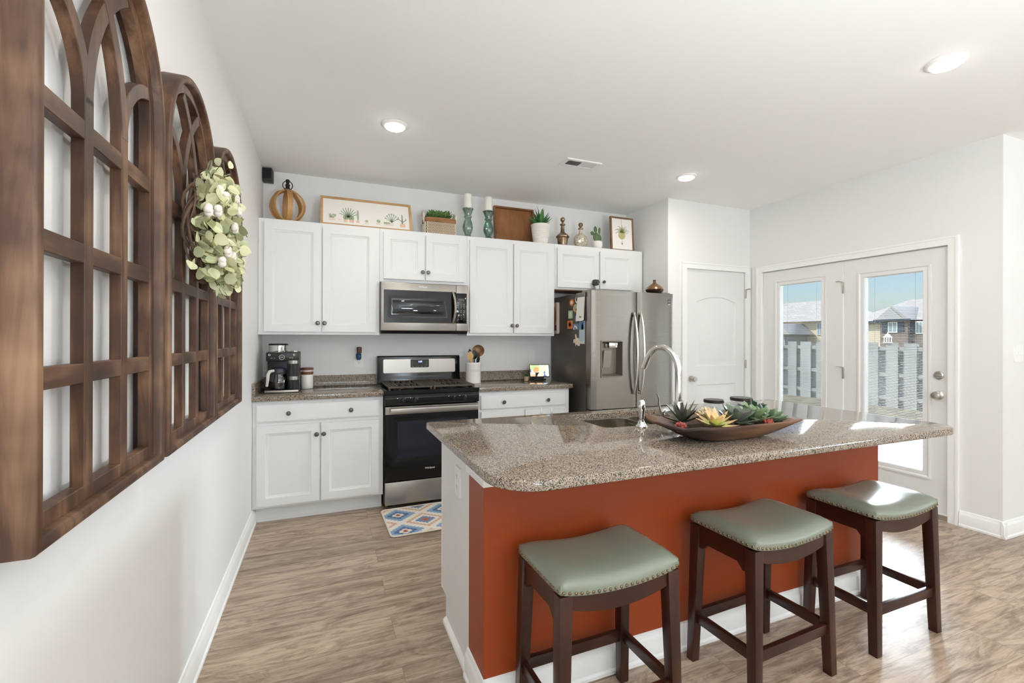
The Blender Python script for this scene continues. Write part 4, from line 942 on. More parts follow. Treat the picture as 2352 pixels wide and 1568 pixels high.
b = NB(); prism(b, rect(-.093, .093, .008, .121), g, -.0008, .001); sc2 = obj('screen', b, scr, hs_)
b = NB(); text(b, '10:58', .034, lambda u, w, d: g(u-.086, w+.036, d-.0012), .0003); text(b, 'Tue 14', .012, lambda u, w, d: g(u-.086, w+.016, d-.0012), .0002); obj('clock_text', b, emit('white_text', (255, 255, 255), 1.0), hs_)
b = NB(); bx(b, 2.36, 2.49, -.20, -.10, .914, .926, .004); prism(b, [(-.185, .925), (-.12, .925), (-.155, .99), (-.178, .99)], YZ, 2.385, 2.465); obj('stand', b, M['black'], t)
# tiny plant
t = thing('potted_plant', 'tiny green plant in a tan pot beside the smart display', 'plant', (2.268, -.215, .914))
b = NB(); lathe(b, [(.018, 0), (.020, .002), (.0255, .044), (.0235, .044), (.021, .036), (0, .034)], (2.268, -.215, .914)); obj('pot', b, mat('tan_pot', (186, 160, 128), .6), t)
b = NB(); rosette(b, (2.268, -.215, .950), [(10, .035, .014, 15, .003, .2, 'round'), (9, .034, .013, 45, .003, .1, 'round'), (6, .034, .012, 70, .003, 0, 'round')], seed=20); obj('foliage', b, varied('small_leaves', (54, 88, 40), (80, 118, 60)), t)

# ------------------------------------------------------------------ refrigerator magnets and papers (on the case side)
SXF = F0-.0005
def magnet(name, label, cat, y0, y1, z0, z1, m, th=.004, shape=None, deco=None):
    f = lambda u, w, d: (SXF-d, u, w); yc, zc = (y0+y1)/2, (z0+z1)/2; hy, hz = abs(y1-y0)/2, (z1-z0)/2
    t = thing(name, label, cat, (SXF, yc, z0), 'magnets and papers on the refrigerator side')
    P = shape if shape else rrect(-1, 1, -1, 1, .18, 3)
    b = NB(); prism(b, [(yc+u*hy, zc+w*hz) for u, w in P], f, 0, th); obj('plate', b, m, t)
    for i, (p, mm) in enumerate(deco or []):
        b = NB(); prism(b, [(yc+u*hy, zc+w*hz) for u, w in p], f, th-.0005, th+.0008); obj('print', b, mm, t)
    return t
def poly(n, r, cx=0, cy=0, star=None, ph=0):
    return [((r if (star is None or k % 2 == 0) else r*star)*math.cos(2*PI*k/n+ph)+cx, (r if (star is None or k % 2 == 0) else r*star)*math.sin(2*PI*k/n+ph)+cy) for k in range(n)]
C_ = lambda n, *c: mat(n, c, .5)
mo = C_('mag_orange', 214, 132, 62); mcr = C_('mag_cream', 226, 212, 190); mrd = C_('mag_red', 168, 66, 48); mbl = C_('mag_blue', 96, 130, 164); mgn = C_('mag_green', 150, 180, 150); mbk = C_('mag_black', 40, 36, 34); mwh = C_('mag_white', 238, 236, 230)
magnet('fridge_magnet', 'orange sunburst magnet at the upper left of the refrigerator side', 'magnet', -.505, -.405, 1.628, 1.700, mo, shape=poly(22, 1, star=.62), deco=[(poly(14, .45), mcr)])
magnet('fridge_magnet', 'cream and black figure magnet at the top, beside the white notepad', 'magnet', -.585, -.522, 1.650, 1.716, mcr, shape=poly(12, 1), deco=[(poly(8, .5, .1, .1), mbk), (poly(6, .25, -.4, -.5), mrd)])
magnet('fridge_magnet', 'round yellow and green magnet just below the cream figure magnet', 'magnet', -.574, -.484, 1.570, 1.645, C_('mag_yellow', 206, 168, 96), shape=poly(14, 1), deco=[(poly(8, .5, .1, .3), mgn), (poly(6, .3, -.3, -.4), mbk)])
magnet('fridge_magnet', 'small pale green card magnet left of the notepad', 'magnet', -.473, -.390, 1.512, 1.590, mgn, deco=[(rect(-.7, .7, -.75, .75), C_('mag_pale', 206, 216, 188))])
magnet('fridge_magnet', 'blue and red badge magnet partly under the notepad', 'magnet', -.582, -.516, 1.470, 1.544, mbl, shape=poly(10, 1), deco=[(poly(12, .62, 0, -.2), mrd), (poly(10, .4, 0, .4), mwh)])
magnet('fridge_magnet', 'square orange magnet with a red spiral', 'magnet', -.473, -.374, 1.418, 1.495, mo, deco=[(poly(16, .68), mrd), (poly(14, .4), mo), (poly(10, .2), mrd)])
magnet('fridge_magnet', 'blue and white picture magnet beside the square orange one', 'magnet', -.576, -.480, 1.405, 1.462, mbl, deco=[([(-.8, -.6), (.8, -.8), (.3, .6), (-.5, .1)], mwh), (poly(8, .3, .1, -.4), mrd)])
magnet('paper_cutout', 'white paper cut-out of small figures, lowest on the refrigerator side', 'magnet', -.604, -.484, 1.254, 1.366, mcr, .002, [(-1, -.9), (-.5, -1), (-.1, -.7), (.3, -.95), (.5, -.4), (1, -.5), (.9, .1), (.3, .2), (.45, .9), (.15, 1), (-.1, .3), (-.5, .4), (-.9, .0)])
magnet('photo_card', 'tall narrow blue picture card under the white notepad', 'card', -.688, -.590, 1.276, 1.484, C_('card_blue', 178, 196, 208), .0015, rect(-1, 1, -1, 1), [(rect(-.9, .9, .25, .95), mbl), (poly(10, .35, -.2, .45), mcr), (rect(-.8, .8, -.95, -.8), mcr)])
t = thing('notepad', 'white notepad hanging from a grey clip at the front top of the refrigerator side', 'notepad', (SXF, -.64, 1.490), 'magnets and papers on the refrigerator side')
for k in range(3):
    b = NB(); prism(b, [(-.700+.002*k, 1.720), (-.575-.002*k, 1.724), (-.566-.002*k, 1.492-.004*k), (-.698+.004*k, 1.492-.004*k)], lambda u, w, d: (SXF-.006-.003*k-d-(1.72-w)*.05, u, w), 0, .0012); obj('page', b, mwh, t)
b = NB(); bx(b, SXF-.018, SXF, -.702, -.560, 1.700, 1.742, .003); obj('clip', b, mat('clip_grey', (122, 116, 110), .4, .5), t)
b = NB(); text(b, 'Bw', .03, lambda u, w, d: (SXF-.0240-.0-d*0, -.63-u, w+1.52), .0003); obj('scribble', b, mat('pink_ink', (206, 150, 140), .6), t)
magnet('snack_bag', 'red and cream snack bag clipped to the rear of the refrigerator side', 'bag', -.205, -.095, 1.372, 1.684, C_('bag_cream', 214, 196, 178), .03, rrect(-1, 1, -1, 1, .2, 3), [(poly(18, .7, 0, .1), C_('bag_red', 150, 74, 52)), (rect(-.9, .9, -.8, -.45), C_('bag_brown', 112, 62, 48))])
# tape measure hanging from the cabinet knob over the refrigerator
t = thing('tape_measure', 'small black tape measure hanging from the cabinet knob above the refrigerator', 'tape measure', (2.953, -.349, 1.84))
b = NB(); prism(b, rrect(-.030, .030, -.029, .029, .014, 4), lambda u, w, d: (2.958+u, -.370+d, 1.880+w), 0, .034, .004); tb = obj('case', b, mat('tape_black', (38, 36, 34), .5), t)
b = NB(); bx(b, 2.966, 2.982, -.3712, -.3695, 1.864, 1.896); obj('face_label', b, mat('tape_grey', (84, 84, 80), .5), tb)
b = NB(); tube(b, [(2.934, -.352, 1.848), (2.930, -.354, 1.826), (2.940, -.355, 1.806), (2.952, -.355, 1.812), (2.944, -.354, 1.836), (2.936, -.352, 1.849)], .0035, 6); obj('strap', b, M['black'], t)

# ------------------------------------------------------------------ things on top of the wall cabinets
ZT = 2.2392
# orb
t = thing('wooden_orb', 'open wooden banded orb with black finial on the cabinets at the far left', 'orb ornament', (.190, -.15, ZT))
ow = wood('honey_wood', (142, 100, 56), (188, 142, 88), (212, 170, 116), 'z', .7, .5); c0 = Vector((.190, -.15, ZT+.142)); R_ = .137
for k, a0 in enumerate((-1.35, -.30, .75)):
    b = NB(); cs, sn = math.cos(a0), math.sin(a0); tt = bmesh.new(); rg_ = []
    for i in range(48):
        th = 2*PI*i/48; rad = Vector((math.cos(th)*cs, math.cos(th)*sn, math.sin(th))); ax_ = Vector((-sn, cs, 0))
        q = 1-.02*k; rg_.append([tt.verts.new(c0+rad*(R_*q+dr_)+ax_*w_) for dr_, w_ in ((0, -.019), (0, .019), (-.012, .019), (-.012, -.019))])
    for i in range(48):
        A, B_ = rg_[i], rg_[(i+1) % 48]
        for j in range(4): tt.faces.new((A[j], A[(j+1) % 4], B_[(j+1) % 4], B_[j]))
    bmesh.ops.recalc_face_normals(tt, faces=tt.faces); merge(b, tt); obj('band', b, ow, t)
b = NB(); lathe(b, [(0, 0), (.03, .0), (.03, .01), (0, .012)], (.19, -.15, ZT), 20); obj('foot', b, ow, t)
b = NB(); lathe(b, [(.022, 0), (.022, .010), (.014, .02), (.016, .034), (.017, .045), (.010, .052), (.013, .062), (.017, .072), (.013, .084), (0, .088)], (.19, -.15, ZT+.274), 24); fn = obj('finial', b, mat('bronze_black', (40, 32, 28), .45, .6), t)
b = NB(); tube(b, [(.19+.036*math.cos(a), -.15, ZT+.312+.036*math.sin(a)) for a in [2*PI*k/28 for k in range(28)]], .0035, 8, True); obj('ring', b, mat('bronze_ring', (44, 36, 31), .45, .6), fn)
# leaning framed things
def picture(name, label, cat, x0, x1, h, yb, yt, fw, fm, parts, depth=.022, rim=None):
    """leaning frame: bottom edge at yb, top edge leaning back to yt"""
    t = thing(name, label, cat, ((x0+x1)/2, yb, ZT)); w_ = x1-x0; an = math.atan2(yt-yb, math.sqrt(max(1e-6, h*h-(yt-yb)**2)))
    X = Matrix.Translation((x0, yb, ZT)) @ Matrix.Rotation(-an, 4, 'X'); g = lambda u, w, d: tuple(X @ Vector((u, d-.0, w)))
    b = NB(); slab.open = True; slab(b, g, rect(0, w_, 0, h), depth, [rect(fw, w_-fw, fw, h-fw)], [(0, .008 if rim is None else rim)]); slab.open = False; obj('frame', b, fm, t)
    b = NB(); prism(b, rect(fw-.001, w_-fw+.001, fw-.001, h-fw+.001), g, (.007 if rim is None else rim-.001), depth-.001); obj('backing' if parts is None else 'print_sheet', b, parts[0], t) if parts else None
    for nm, m, polys in (parts[1] if parts else []):
        if nm in ('cactus_print', 'pot_print'):
            for p in polys: b = NB(); prism(b, p, g, .0064, .0072); obj(nm, b, m, t)
            continue
        b = NB()
        for p in polys: prism(b, p, g, .0064, .0072)
        obj(nm, b, m, t)
    return t, g
def blob(cx, cy, rx, ry, n=12, j=.12, sd=0):
    r = random.Random(sd); return [(cx+rx*math.cos(2*PI*k/n)*(1+r.uniform(-j, j)), cy+ry*math.sin(2*PI*k/n)*(1+r.uniform(-j, j))) for k in range(n)]
def stroke(x0, y0, x1, y1, w): 
    d = Vector((x1-x0, y1-y0)); d = d.normalized() if d.length > 0 else Vector((0, 1)); n = Vector((-d.y, d.x))*w/2
    return [(x0-n.x, y0-n.y), (x0+n.x, y0+n.y), (x1+n.x*.5, y1+n.y*.5), (x1-n.x*.5, y1-n.y*.5)]
pg = C_('print_green', 168, 182, 150); pg2 = C_('print_green_dark', 134, 150, 122); pt = C_('print_terracotta', 232, 194, 166); pc = C_('print_sand', 226, 214, 198)
gp, gd, gt, gs = [], [], [], []
for i in range(9): gp.append(blob(.075+.012*(i % 4), .085+.013*(i//3), .010, .007, 10, .1, i))
gs.append(rect(.065, .115, .052, .076)); gs.append(rect(.135, .155, .060, .072))
for i in range(9): a = PI*(.12+.76*i/8); gd.append(stroke(.215, .095, .215+.075*math.cos(a), .095+.10*math.sin(a), .010))
for i in range(5): gp.append(blob(.185+.016*i, .090, .012, .020, 10, .1, 30+i))
gt += [rect(.178, .208, .045, .075), rect(.222, .258, .045, .078)]
gp.append(blob(.290, .125, .009, .055, 12, .05, 50)); gt.append(rect(.276, .300, .05, .072))
gp.append(blob(.36, .075, .014, .012, 10, .1, 51)); gs.append(rect(.345, .375, .045, .064))
gp.append(blob(.455, .085, .016, .018, 12, .1, 52)); gs.append(rect(.435, .475, .050, .070))
for i in range(7): a = PI*(.15+.7*i/6); gd.append(stroke(.565, .085, .565+.055*math.cos(a), .085+.085*math.sin(a), .007)); gp.append(blob(.565+.055*math.cos(a), .085+.085*math.sin(a), .008, .008, 8, .1, 60+i))
gs.append(rect(.548, .582, .050, .080))
for i in range(4): gp.append(blob(.505+.012*i, .075, .008, .010, 9, .1, 70+i))
gs.append(rect(.500, .545, .048, .066))
gd += [stroke(.655, .080, .655, .175, .014), stroke(.655, .10, .625, .125, .009), stroke(.625, .12, .622, .15, .009), stroke(.655, .095, .685, .120, .009), stroke(.685, .115, .688, .14, .009)]
gt.append(rect(.635, .678, .045, .080))
pm = mat('print_paper', (242, 238, 232), .25); BS(pm).inputs['Coat Weight'].default_value = .8; BS(pm).inputs['Coat Roughness'].default_value = .03
picture('framed_print', 'long framed watercolour print of potted cacti leaning above the left cabinets', 'picture', 0.434, 1.170, .288, -.265, -.150, .020, wood('oak_frame', (160, 122, 80), (196, 156, 108), (214, 178, 130), 'x', .7, .45), (pm, [('leaf_print', pg, gp), ('cactus_print', pg2, gd), ('pot_print', pt, gt), ('sand_print', pc, gs)]))
# basket and greens
t = thing('woven_basket', 'small two-tone woven basket with rope handles on the cabinets', 'basket', (1.425, -.15, ZT))
bw = wood('wicker_tan', (110, 74, 44), (160, 116, 74), (196, 154, 108), 'x', 1.2, .7)
b = NB(); slab.open = True; slab(b, lambda u, w, d: (u, w, ZT+.150-d), rrect(1.292, 1.558, -.245, -.055, .03, 5), .150, [rrect(1.300, 1.550, -.237, -.063, .026, 5)], [(0, .12)]); slab.open = False; prism(b, rrect(1.292, 1.558, -.245, -.055, .03, 5), XY, ZT, ZT+.01); bs = obj('basket_body', b, bw, t)
b = NB()
for r in range(4):
    zz = ZT+.020+.026*r
    for sg in (-1, 1):
        tube(b, [(1.296+.0129*k, -.2495-.0015*(k % 2), zz+sg*.0125*(1 if k % 2 else -1)*.95) for k in range(21)], .0034, 6)
        for xs_ in (1.2885, 1.5615): tube(b, [(xs_, -.240+.0129*k, zz+sg*.0125*(1 if k % 2 else -1)*.95) for k in range(15)], .0034, 6)
obj('cream_weave', b, mat('cream_cord', (232, 224, 208), .8), bs)
b = NB()
for r in range(3):
    tube(b, [(u, w, ZT+.122+.012*r) for u, w in rrect(1.289, 1.561, -.248, -.052, .032, 5)], .0072, 8, True)
obj('rim', b, bw, bs)
for xx, s in ((1.284, -1), (1.566, 1)):
    b = NB(); tube(b, [(xx, -.20, ZT+.11), (xx+s*.006, -.195, ZT+.19), (xx+s*.004, -.15, ZT+.222), (xx+s*.006, -.105, ZT+.19), (xx, -.10, ZT+.11)], .010, 8); obj('handle', b, mat('grey_rope%d' % (s+1), (222, 216, 206), .9), t)
b = NB(); r_ = random.Random(77)
for k in range(50):
    c = (r_.uniform(1.345, 1.505), r_.uniform(-.195, -.105), ZT+.160+r_.uniform(0, .02)); rosette(b, c, [(6, .050, .022, 30, .006, .1, 'spoon'), (4, .055, .020, 66, .006, 0, 'spoon')], seed=k)
bx(b, 1.306, 1.544, -.231, -.069, ZT+.0125, ZT+.135)
for k in range(26):
    c = (r_.uniform(1.345, 1.505), r_.uniform(-.195, -.105), ZT+.13); tube(b, [c, (c[0], c[1], ZT+.17)], .004, 6)
o = tag(obj('basket_greenery', b, varied('basket_leaves', (84, 116, 62), (120, 148, 88), (64, 94, 58))), 'low green faux succulents filling the woven basket', 'plant', kind='thing'); origin(o, (1.425, -.15, ZT+.11))
# candlesticks
gg = glass('green_glass', (186, 208, 194), .22, .06); gg2 = glass('teal_glass', (150, 186, 174), .22, .06)
def candlestick(x, y, sc, label, m, clabel):
    pr_ = [(.040, 0), (.042, .006), (.036, .018), (.026, .030), (.030, .040), (.044, .070), (.048, .095), (.042, .130), (.030, .165), (.028, .175), (.036, .184), (.037, .192), (.030, .200), (.034, .215), (.046, .245), (.054, .256), (.054, .262), (.044, .264), (0, .262)]
    b = NB(); lathe(b, [(r*.98, z*sc) for r, z in pr_], (x, y, ZT), 60, flute=lambda a, z: (.035*math.cos(10*a) if .04*sc < z < .165*sc else 0)); o = tag(obj('candlestick', b, m), label, 'candle holder', 'glass candlesticks on the cabinets'); origin(o, (x, y, ZT))
    z = ZT+.2645*sc; b = NB(); lathe(b, [(0, 0), (.0365, 0), (.0375, .003), (.0375, .122), (.034, .128), (.010, .124), (0, .124)], (x, y, z), 32); t = thing('pillar_candle', clabel, 'candle', (x, y, z), 'white pillar candles'); obj('wax', b, mat('ivory_wax%d' % int(x*10), (240, 236, 226), .45), t)
    b = NB(); tube(b, [(x, y, z+.123), (x+.001, y, z+.134)], .001, 5); obj('wick', b, M['black'], t)
candlestick(1.682, -.205, 1.04, 'pale green fluted glass candlestick nearest the woven basket', gg, 'white pillar candle on the pale green candlestick')
candlestick(1.878, -.215, 1.01, 'teal fluted glass candlestick beside the wooden tray', gg2, 'white pillar candle on the teal candlestick')
# tray
tw = wood('rustic_tray_wood', (96, 58, 32), (150, 98, 56), (178, 126, 78), 'z', .6, .55, (.3, .5, .7)); tn = N(tw, 'TexNoise', Scale=14.0, Detail=8.0)
picture('wooden_tray', 'square rustic brown wooden tray leaning against the wall behind the potted agave', 'tray', 2.000, 2.425, .392, -.10, -.035, .014, wood('tray_rim', (92, 56, 32), (140, 92, 54), (166, 116, 72), 'x', .8, .5), (tw, []), .045, .032)
# agave
t = thing('potted_agave', 'green faux agave in a white ribbed pot in front of the wooden tray', 'plant', (2.408, -.230, ZT))
b = NB(); lathe(b, [(0, .004), (.062, 0), (.066, .004)]+[(.066+.024*((k/24)**.7)+(.0022 if k % 2 else -.0012), .006+.160*k/24) for k in range(25)]+[(.094, .172), (.094, .186), (.086, .188), (.084, .15), (0, .15)], (2.408, -.230, ZT), 40); m = mat('white_ribbed', (236, 232, 224), .6); obj('pot', b, m, t)
b = NB(); rosette(b, (2.408, -.230, ZT+.175), [(8, .135, .054, 24, .010, .15, 'spike'), (7, .145, .056, 48, .010, .08, 'spike'), (5, .145, .048, 72, .009, 0, 'spike')], seed=31); tube(b, [(2.406, -.20, ZT+.25), (2.40, -.205, ZT+.33), (2.378, -.21, ZT+.375)], [.004, .003, .001], 6); obj('leaves', b, varied('agave_green', (58, 110, 62), (84, 134, 76), (46, 92, 54)), t)
# silvery decanters
sv = mat('antiqued_gold', (150, 128, 104), .28, .95); n_ = N(sv, 'TexNoise', Scale=18.0, Detail=3.0); L(sv, coords(sv), n_.inputs['Vector']); L(sv, ramp(sv, n_.outputs['Fac'], [(.35, (112, 90, 70)), (.65, (176, 156, 132))]), BS(sv).inputs['Base Color'])
t = thing('decanter', 'antiqued gold metal decanter with ball stopper beside the agave', 'decanter', (2.660, -.215, ZT))
b = NB(); lathe(b, [(0, 0), (.044, 0), (.046, .004), (.054, .080), (.066, .090), (.066, .100), (.050, .118), (.026, .135), (.020, .150), (.018, .205), (.027, .212), (.027, .222), (.016, .228), (0, .228)], (2.660, -.215, ZT), 36); obj('body', b, sv, t)
b = NB(); lathe(b, [(.010, .0), (.010, .014), (.014, .018), (.012, .024)], (2.660, -.215, ZT+.2282), 20); ball(b, (2.660, -.215, ZT+.268), .024, (1, 1, 1), 20, 12); obj('stopper', b, sv, t)
cg = mat('crackle_glass', (214, 204, 188), .12, .35); vo = N(cg, 'TexVoronoi', Scale=55.0, feature='DISTANCE_TO_EDGE'); L(cg, coords(cg), vo.inputs['Vector']); L(cg, ramp(cg, vo.outputs['Distance'], [(0, (150, 134, 112)), (.12, (222, 214, 200))]), BS(cg).inputs['Base Color']); bump(cg, vo.outputs['Distance'], .5, .004)
t = thing('glass_bottle', 'round crackled silvery glass bottle with ball stopper beside the small cactus', 'bottle', (2.866, -.215, ZT))
b = NB(); prof = [(0, 0), (.034, 0)]+[(.078*math.sin(a), .074-.074*math.cos(a)) for a in [PI*(.16+.74*k/16) for k in range(17)]]+[(.020, .155), (.018, .175), (.018, .185)]; lathe(b, prof, (2.866, -.215, ZT), 40, sy=.72); obj('body', b, cg, t)
b = NB(); lathe(b, [(.019, 0), (.026, .004), (.026, .014), (.016, .020), (.011, .026), (.012, .030)], (2.866, -.215, ZT+.185), 24); ball(b, (2.866, -.215, ZT+.234), .024, (1, 1, 1), 20, 12); obj('stopper', b, sv, t)
# cactus
t = thing('potted_cactus', 'small prickly pear cactus in a round white pot beside the crackled bottle', 'cactus', (3.062, -.215, ZT))
b = NB(); lathe(b, [(0, 0), (.034, 0), (.040, .004), (.054, .040), (.050, .078), (.044, .084), (.040, .082), (0, .074)], (3.062, -.215, ZT), 60, flute=lambda a, z: .02*math.cos(22*a)); obj('pot', b, M['ceramic'], t)
b = NB()
for cx, cz, r, s, tl in ((-.016, .128, .032, (1, .42, 1.5), .1), (.020, .118, .030, (1, .42, 1.45), -.12), (-.022, .205, .020, (1, .45, 1.6), -.06), (.026, .196, .013, (1, .5, 2.6), .05), (-.058, .162, .020, (1.2, .45, 1.0), .6)):
    ball(b, (3.062+cx, -.215, ZT+cz), r, s, 20, 12, Matrix.Rotation(tl, 3, 'Y'))
cy_ = cyl(b, (3.062, -.215, ZT+.07), (3.062, -.215, ZT+.09), .03, .02, 12)
m = mat('cactus_green', (74, 100, 64), .6); vo = N(m, 'TexVoronoi', Scale=90.0); L(m, coords(m), vo.inputs['Vector']); L(m, ramp(m, vo.outputs['Distance'], [(.10, (196, 196, 150)), (.22, (66, 92, 58)), (.7, (92, 120, 78))]), BS(m).inputs['Base Color']); obj('cactus', b, m, t)
# botanical picture at the right end
s1_, s2_, s3_ = [], [], []
for i in range(17):
    a = PI*(-.05+1.1*i/16); x, y = .142, .195
    L1 = .045+.03*((i*7) % 3)/2; mx_, my_ = x+L1*math.cos(a)*.8, y+L1*math.sin(a)*.9+.01; s1_.append(stroke(x, y, mx_, my_, .008)); s1_.append(stroke(mx_, my_, mx_+.035*math.cos(a), my_-.012+.01*math.sin(a), .005))
s2_.append(blob(.138, .165, .045, .042, 18, .03, 5))
for k in range(5): s3_.append(stroke(.100+.019*k, .195, .128+.005*k, .125, .003))
s3_ += [stroke(.138, .335, .138, .235, .0025), stroke(.138, .125, .138, .09, .0025)]; s3_.append(blob(.139, .078, .007, .012, 10, .02, 2))
picture('framed_print', 'small brown-framed botanical print of a hanging air plant at the right end of the cabinets', 'picture', 3.208, 3.492, .356, -.258, -.236, .016, wood('walnut_frame', (92, 62, 44), (126, 90, 66), (150, 112, 84), 'z', .8, .5), (mat('botanical_paper', (240, 236, 230), .5), [('leaf_print', C_('bot_green', 142, 140, 86), s1_), ('bulb_print', C_('bot_yellow', 196, 190, 132), s2_), ('cord_print', C_('bot_brown', 112, 100, 72), s3_)]))
# speaker in the corner under the ceiling
t = thing('wall_speaker', 'small black box speaker high in the corner under the ceiling', 'speaker', (.004, -.05, 2.58))
b = NB(); prism(b, [(.003, -.095), (.072, -.105), (.078, -.012), (.003, -.012)], XY, 2.592, 2.692, .004); sb = obj('cabinet', b, mat('speaker_black', (30, 28, 27), .5), t)
b = NB(); prism(b, [(.008, -.0965), (.066, -.1050), (.066, -.1035), (.008, -.095)], XY, 2.606, 2.686); obj('grille', b, mat('grille_cloth', (22, 21, 21), .9), sb)
b = NB(); bx(b, .0, .02, -.05, -.0, 2.60, 2.62); bx(b, .02, .06, -.0135, -.0, 2.62, 2.66); obj('bracket', b, M['black'], t)
b = NB(); tube(b, [(.03, -.02, 2.595), (.022, -.006, 2.56), (.010, -.005, 2.45), (.012, -.005, 2.35), (.010, -.005, 2.245)], .0025, 6); obj('cable', b, M['white'], t)

# ------------------------------------------------------------------ arched frames on the left wall
ZB, ZS, RO = .985, 1.895, .305
def outline(o, n=28):
    r = RO-o
    return [(-r, ZB+o), (r, ZB+o)]+[(r*math.cos(PI*k/n), ZS+r*math.sin(PI*k/n)) for k in range(n+1)]
def ring_sweep(b, prof):
    """closed sweep around the arched outline; prof = [(inset, depth from wall)...]"""
    t = bmesh.new(); loops = [[t.verts.new((x, u, w)) for u, w in outline(o)] for o, x in prof]; n = len(loops[0]); m = len(loops)
    for j in range(m):
        A, B_ = loops[j], loops[(j+1) % m]
        for i in range(n): t.faces.new((A[i], A[(i+1) % n], B_[(i+1) % n], B_[i]))
    bmesh.ops.recalc_face_normals(t, faces=t.faces); merge(b, t)
def arc_bar(b, pts, w, x0, x1):
    t = bmesh.new(); R_ = []; N_ = len(pts)
    for i, (u, z) in enumerate(pts):
        d = Vector(pts[min(i+1, N_-1)])-Vector(pts[max(i-1, 0)]); d.normalize(); n = Vector((-d.y, d.x))*w/2
        R_.append([t.verts.new((x, u+s*n.x, z+s*n.y)) for x, s in ((x0, -1), (x1, -1), (x1, 1), (x0, 1))])
    for A, B_ in zip(R_, R_[1:]):
        for k in range(4): t.faces.new((A[k], A[(k+1) % 4], B_[(k+1) % 4], B_[k]))
    t.faces.new(R_[0][::-1]); t.faces.new(R_[-1]); bmesh.ops.recalc_face_normals(t, faces=t.faces)
    bmesh.ops.bevel(t, geom=[e for e in t.edges if len(e.link_faces) == 2 and e.calc_face_angle(0) > 1], offset=.0015, segments=1, affect='EDGES'); merge(b, t)
def make_frame(label):
    t = thing('arched_window_frame', label, 'wall decor', (0, 0, 0), 'arched wooden frames on the left wall')
    b = NB(); ring_sweep(b, [(0, .001), (0, .058), (.002, .063), (.006, .0655), (.016, .0655), (.021, .063), (.024, .058), (.024, .001)]); obj('outer_frame', b, M['fwood'], t, local=True, smooth=40)
    b = NB(); ring_sweep(b, [(.0235, .020), (.0235, .044), (.025, .0455), (.052, .0455), (.0535, .044), (.0535, .020)]); obj('inner_border', b, M['fwood'], t, local=True, smooth=40)
    X0, X1 = .023, .0450
    for s in (-1, 1):
        b = NB(); bx(b, X0, X1+.0008, s*.086-.018, s*.086+.018, ZB+.050, 1.80, .0015, 1); obj('mullion', b, M['fwood'], t, local=True)
    for z in (1.258, 1.490, 1.730):
        b = NB(); bx(b, X0, X1, -.250, .250, z-.019, z+.019, .0015, 1); obj('crossbar', b, M['fwoody'], t, local=True)
    for s in (-1, 1):
        b = NB(); P = [(s*(.086+.185-.185*math.cos(a)), 1.785+.185*math.sin(a)) for a in [math.radians(82)*k/12 for k in range(13)]]; arc_bar(b, P, .034, X0, X1+.0004); obj('tracery_arch', b, M['fwood'], t, local=True)
        b = NB(); P = []; th = 0
        while True:
            u, z = .086-(.40-.40*math.cos(th)), 1.785+.40*math.sin(th)
            if math.hypot(u, z-ZS) > .262 and z > ZS: break
            P.append((s*u, z)); th += .05
        arc_bar(b, P, .034, X0, X1+.0012+.0004*s); obj('tracery_arch', b, M['fwood'], t, local=True)
    return t
F = make_frame('brown arched wooden window frame nearest the camera, cut off by the photo edge')
dup(F, (.0, -2.356, 0), 0, 'middle brown arched wooden window frame, behind the hanging wreath')
dup(F, (.0, -1.745, 0), 0, 'farthest brown arched wooden window frame, nearest the kitchen cabinets')
F.location = (.0, -3.008, 0)

# ------------------------------------------------------------------ wreath
WC = Vector((.085, -2.345, 1.705)); WR = .150
t = thing('wreath', 'pale green eucalyptus and cotton wreath hanging on the middle arched frame', 'wreath', WC)
b = NB(); r_ = random.Random(5)
for k in range(13):
    ph = r_.uniform(0, 6); am = r_.uniform(.006, .022); q = r_.uniform(0, 6); dr0 = r_.uniform(-.028, .028)
    P = [(WC.x-.008+am*math.sin(4*a+ph), WC.y+(WR+dr0+.010*math.sin(5*a+q))*math.cos(a), WC.z+(WR+dr0+.010*math.sin(5*a+q))*math.sin(a)) for a in [2*PI*i/40 for i in range(40)]]
    tube(b, P, r_.uniform(.0035, .006), 6, True)
bs_ = b; b = NB()
for k in range(520):
    a = r_.uniform(0, 2*PI); rr = WR+r_.gauss(.004, .034); x = min(.085, abs(r_.gauss(.034, .028))); c = Vector((WC.x+x, WC.y+rr*math.cos(a), WC.z+rr*math.sin(a)))
    rad = Vector((0, math.cos(a), math.sin(a))); d = (rad*r_.uniform(-.5, 1.0)+Vector((r_.uniform(.0, 1.0), r_.uniform(-.6, .6), r_.uniform(-.6, .6)))).normalized()
    up = Vector((r_.uniform(.2, 1), r_.uniform(-.7, .7), r_.uniform(-.3, .8))); s = r_.uniform(.027, .046)
    leaf(b, c, d, up, s*1.02, s*.94, .0012, r_.uniform(-.35, .35), 'round', 6, r_.uniform(-.15, .3))
    if k % 5 == 0: tube(bs_, [c-d*.03, c+d*.01], .0013, 4)
for k in range(14):
    a = 2*PI*k/14+r_.uniform(-.2, .2); rad = Vector((0, math.cos(a), math.sin(a))); p = WC+rad*(WR+.0)+Vector((.01, 0, 0)); d = (rad+Vector((r_.uniform(.1, .9), r_.uniform(-.8, .8), r_.uniform(-.6, .6)))).normalized()
    tube(bs_, [p, p+d*.05+Vector((0, 0, .006)), p+d*.115], [.0018, .0014, .0007], 5)
obj('foliage', b, varied('eucalyptus_leaf', (196, 196, 150), (216, 214, 176), (166, 176, 134), .55), t, smooth=60)
obj('twig_ring', bs_, wood('vine_twig', (58, 42, 32), (92, 70, 54), (124, 98, 78), 'z', .6, .8), t)
cot = mat('cotton', (226, 216, 206), .95); n_ = N(cot, 'TexNoise', Scale=120.0, Detail=4.0); L(cot, coords(cot), n_.inputs['Vector']); bump(cot, n_.outputs['Fac'], .5, .004)
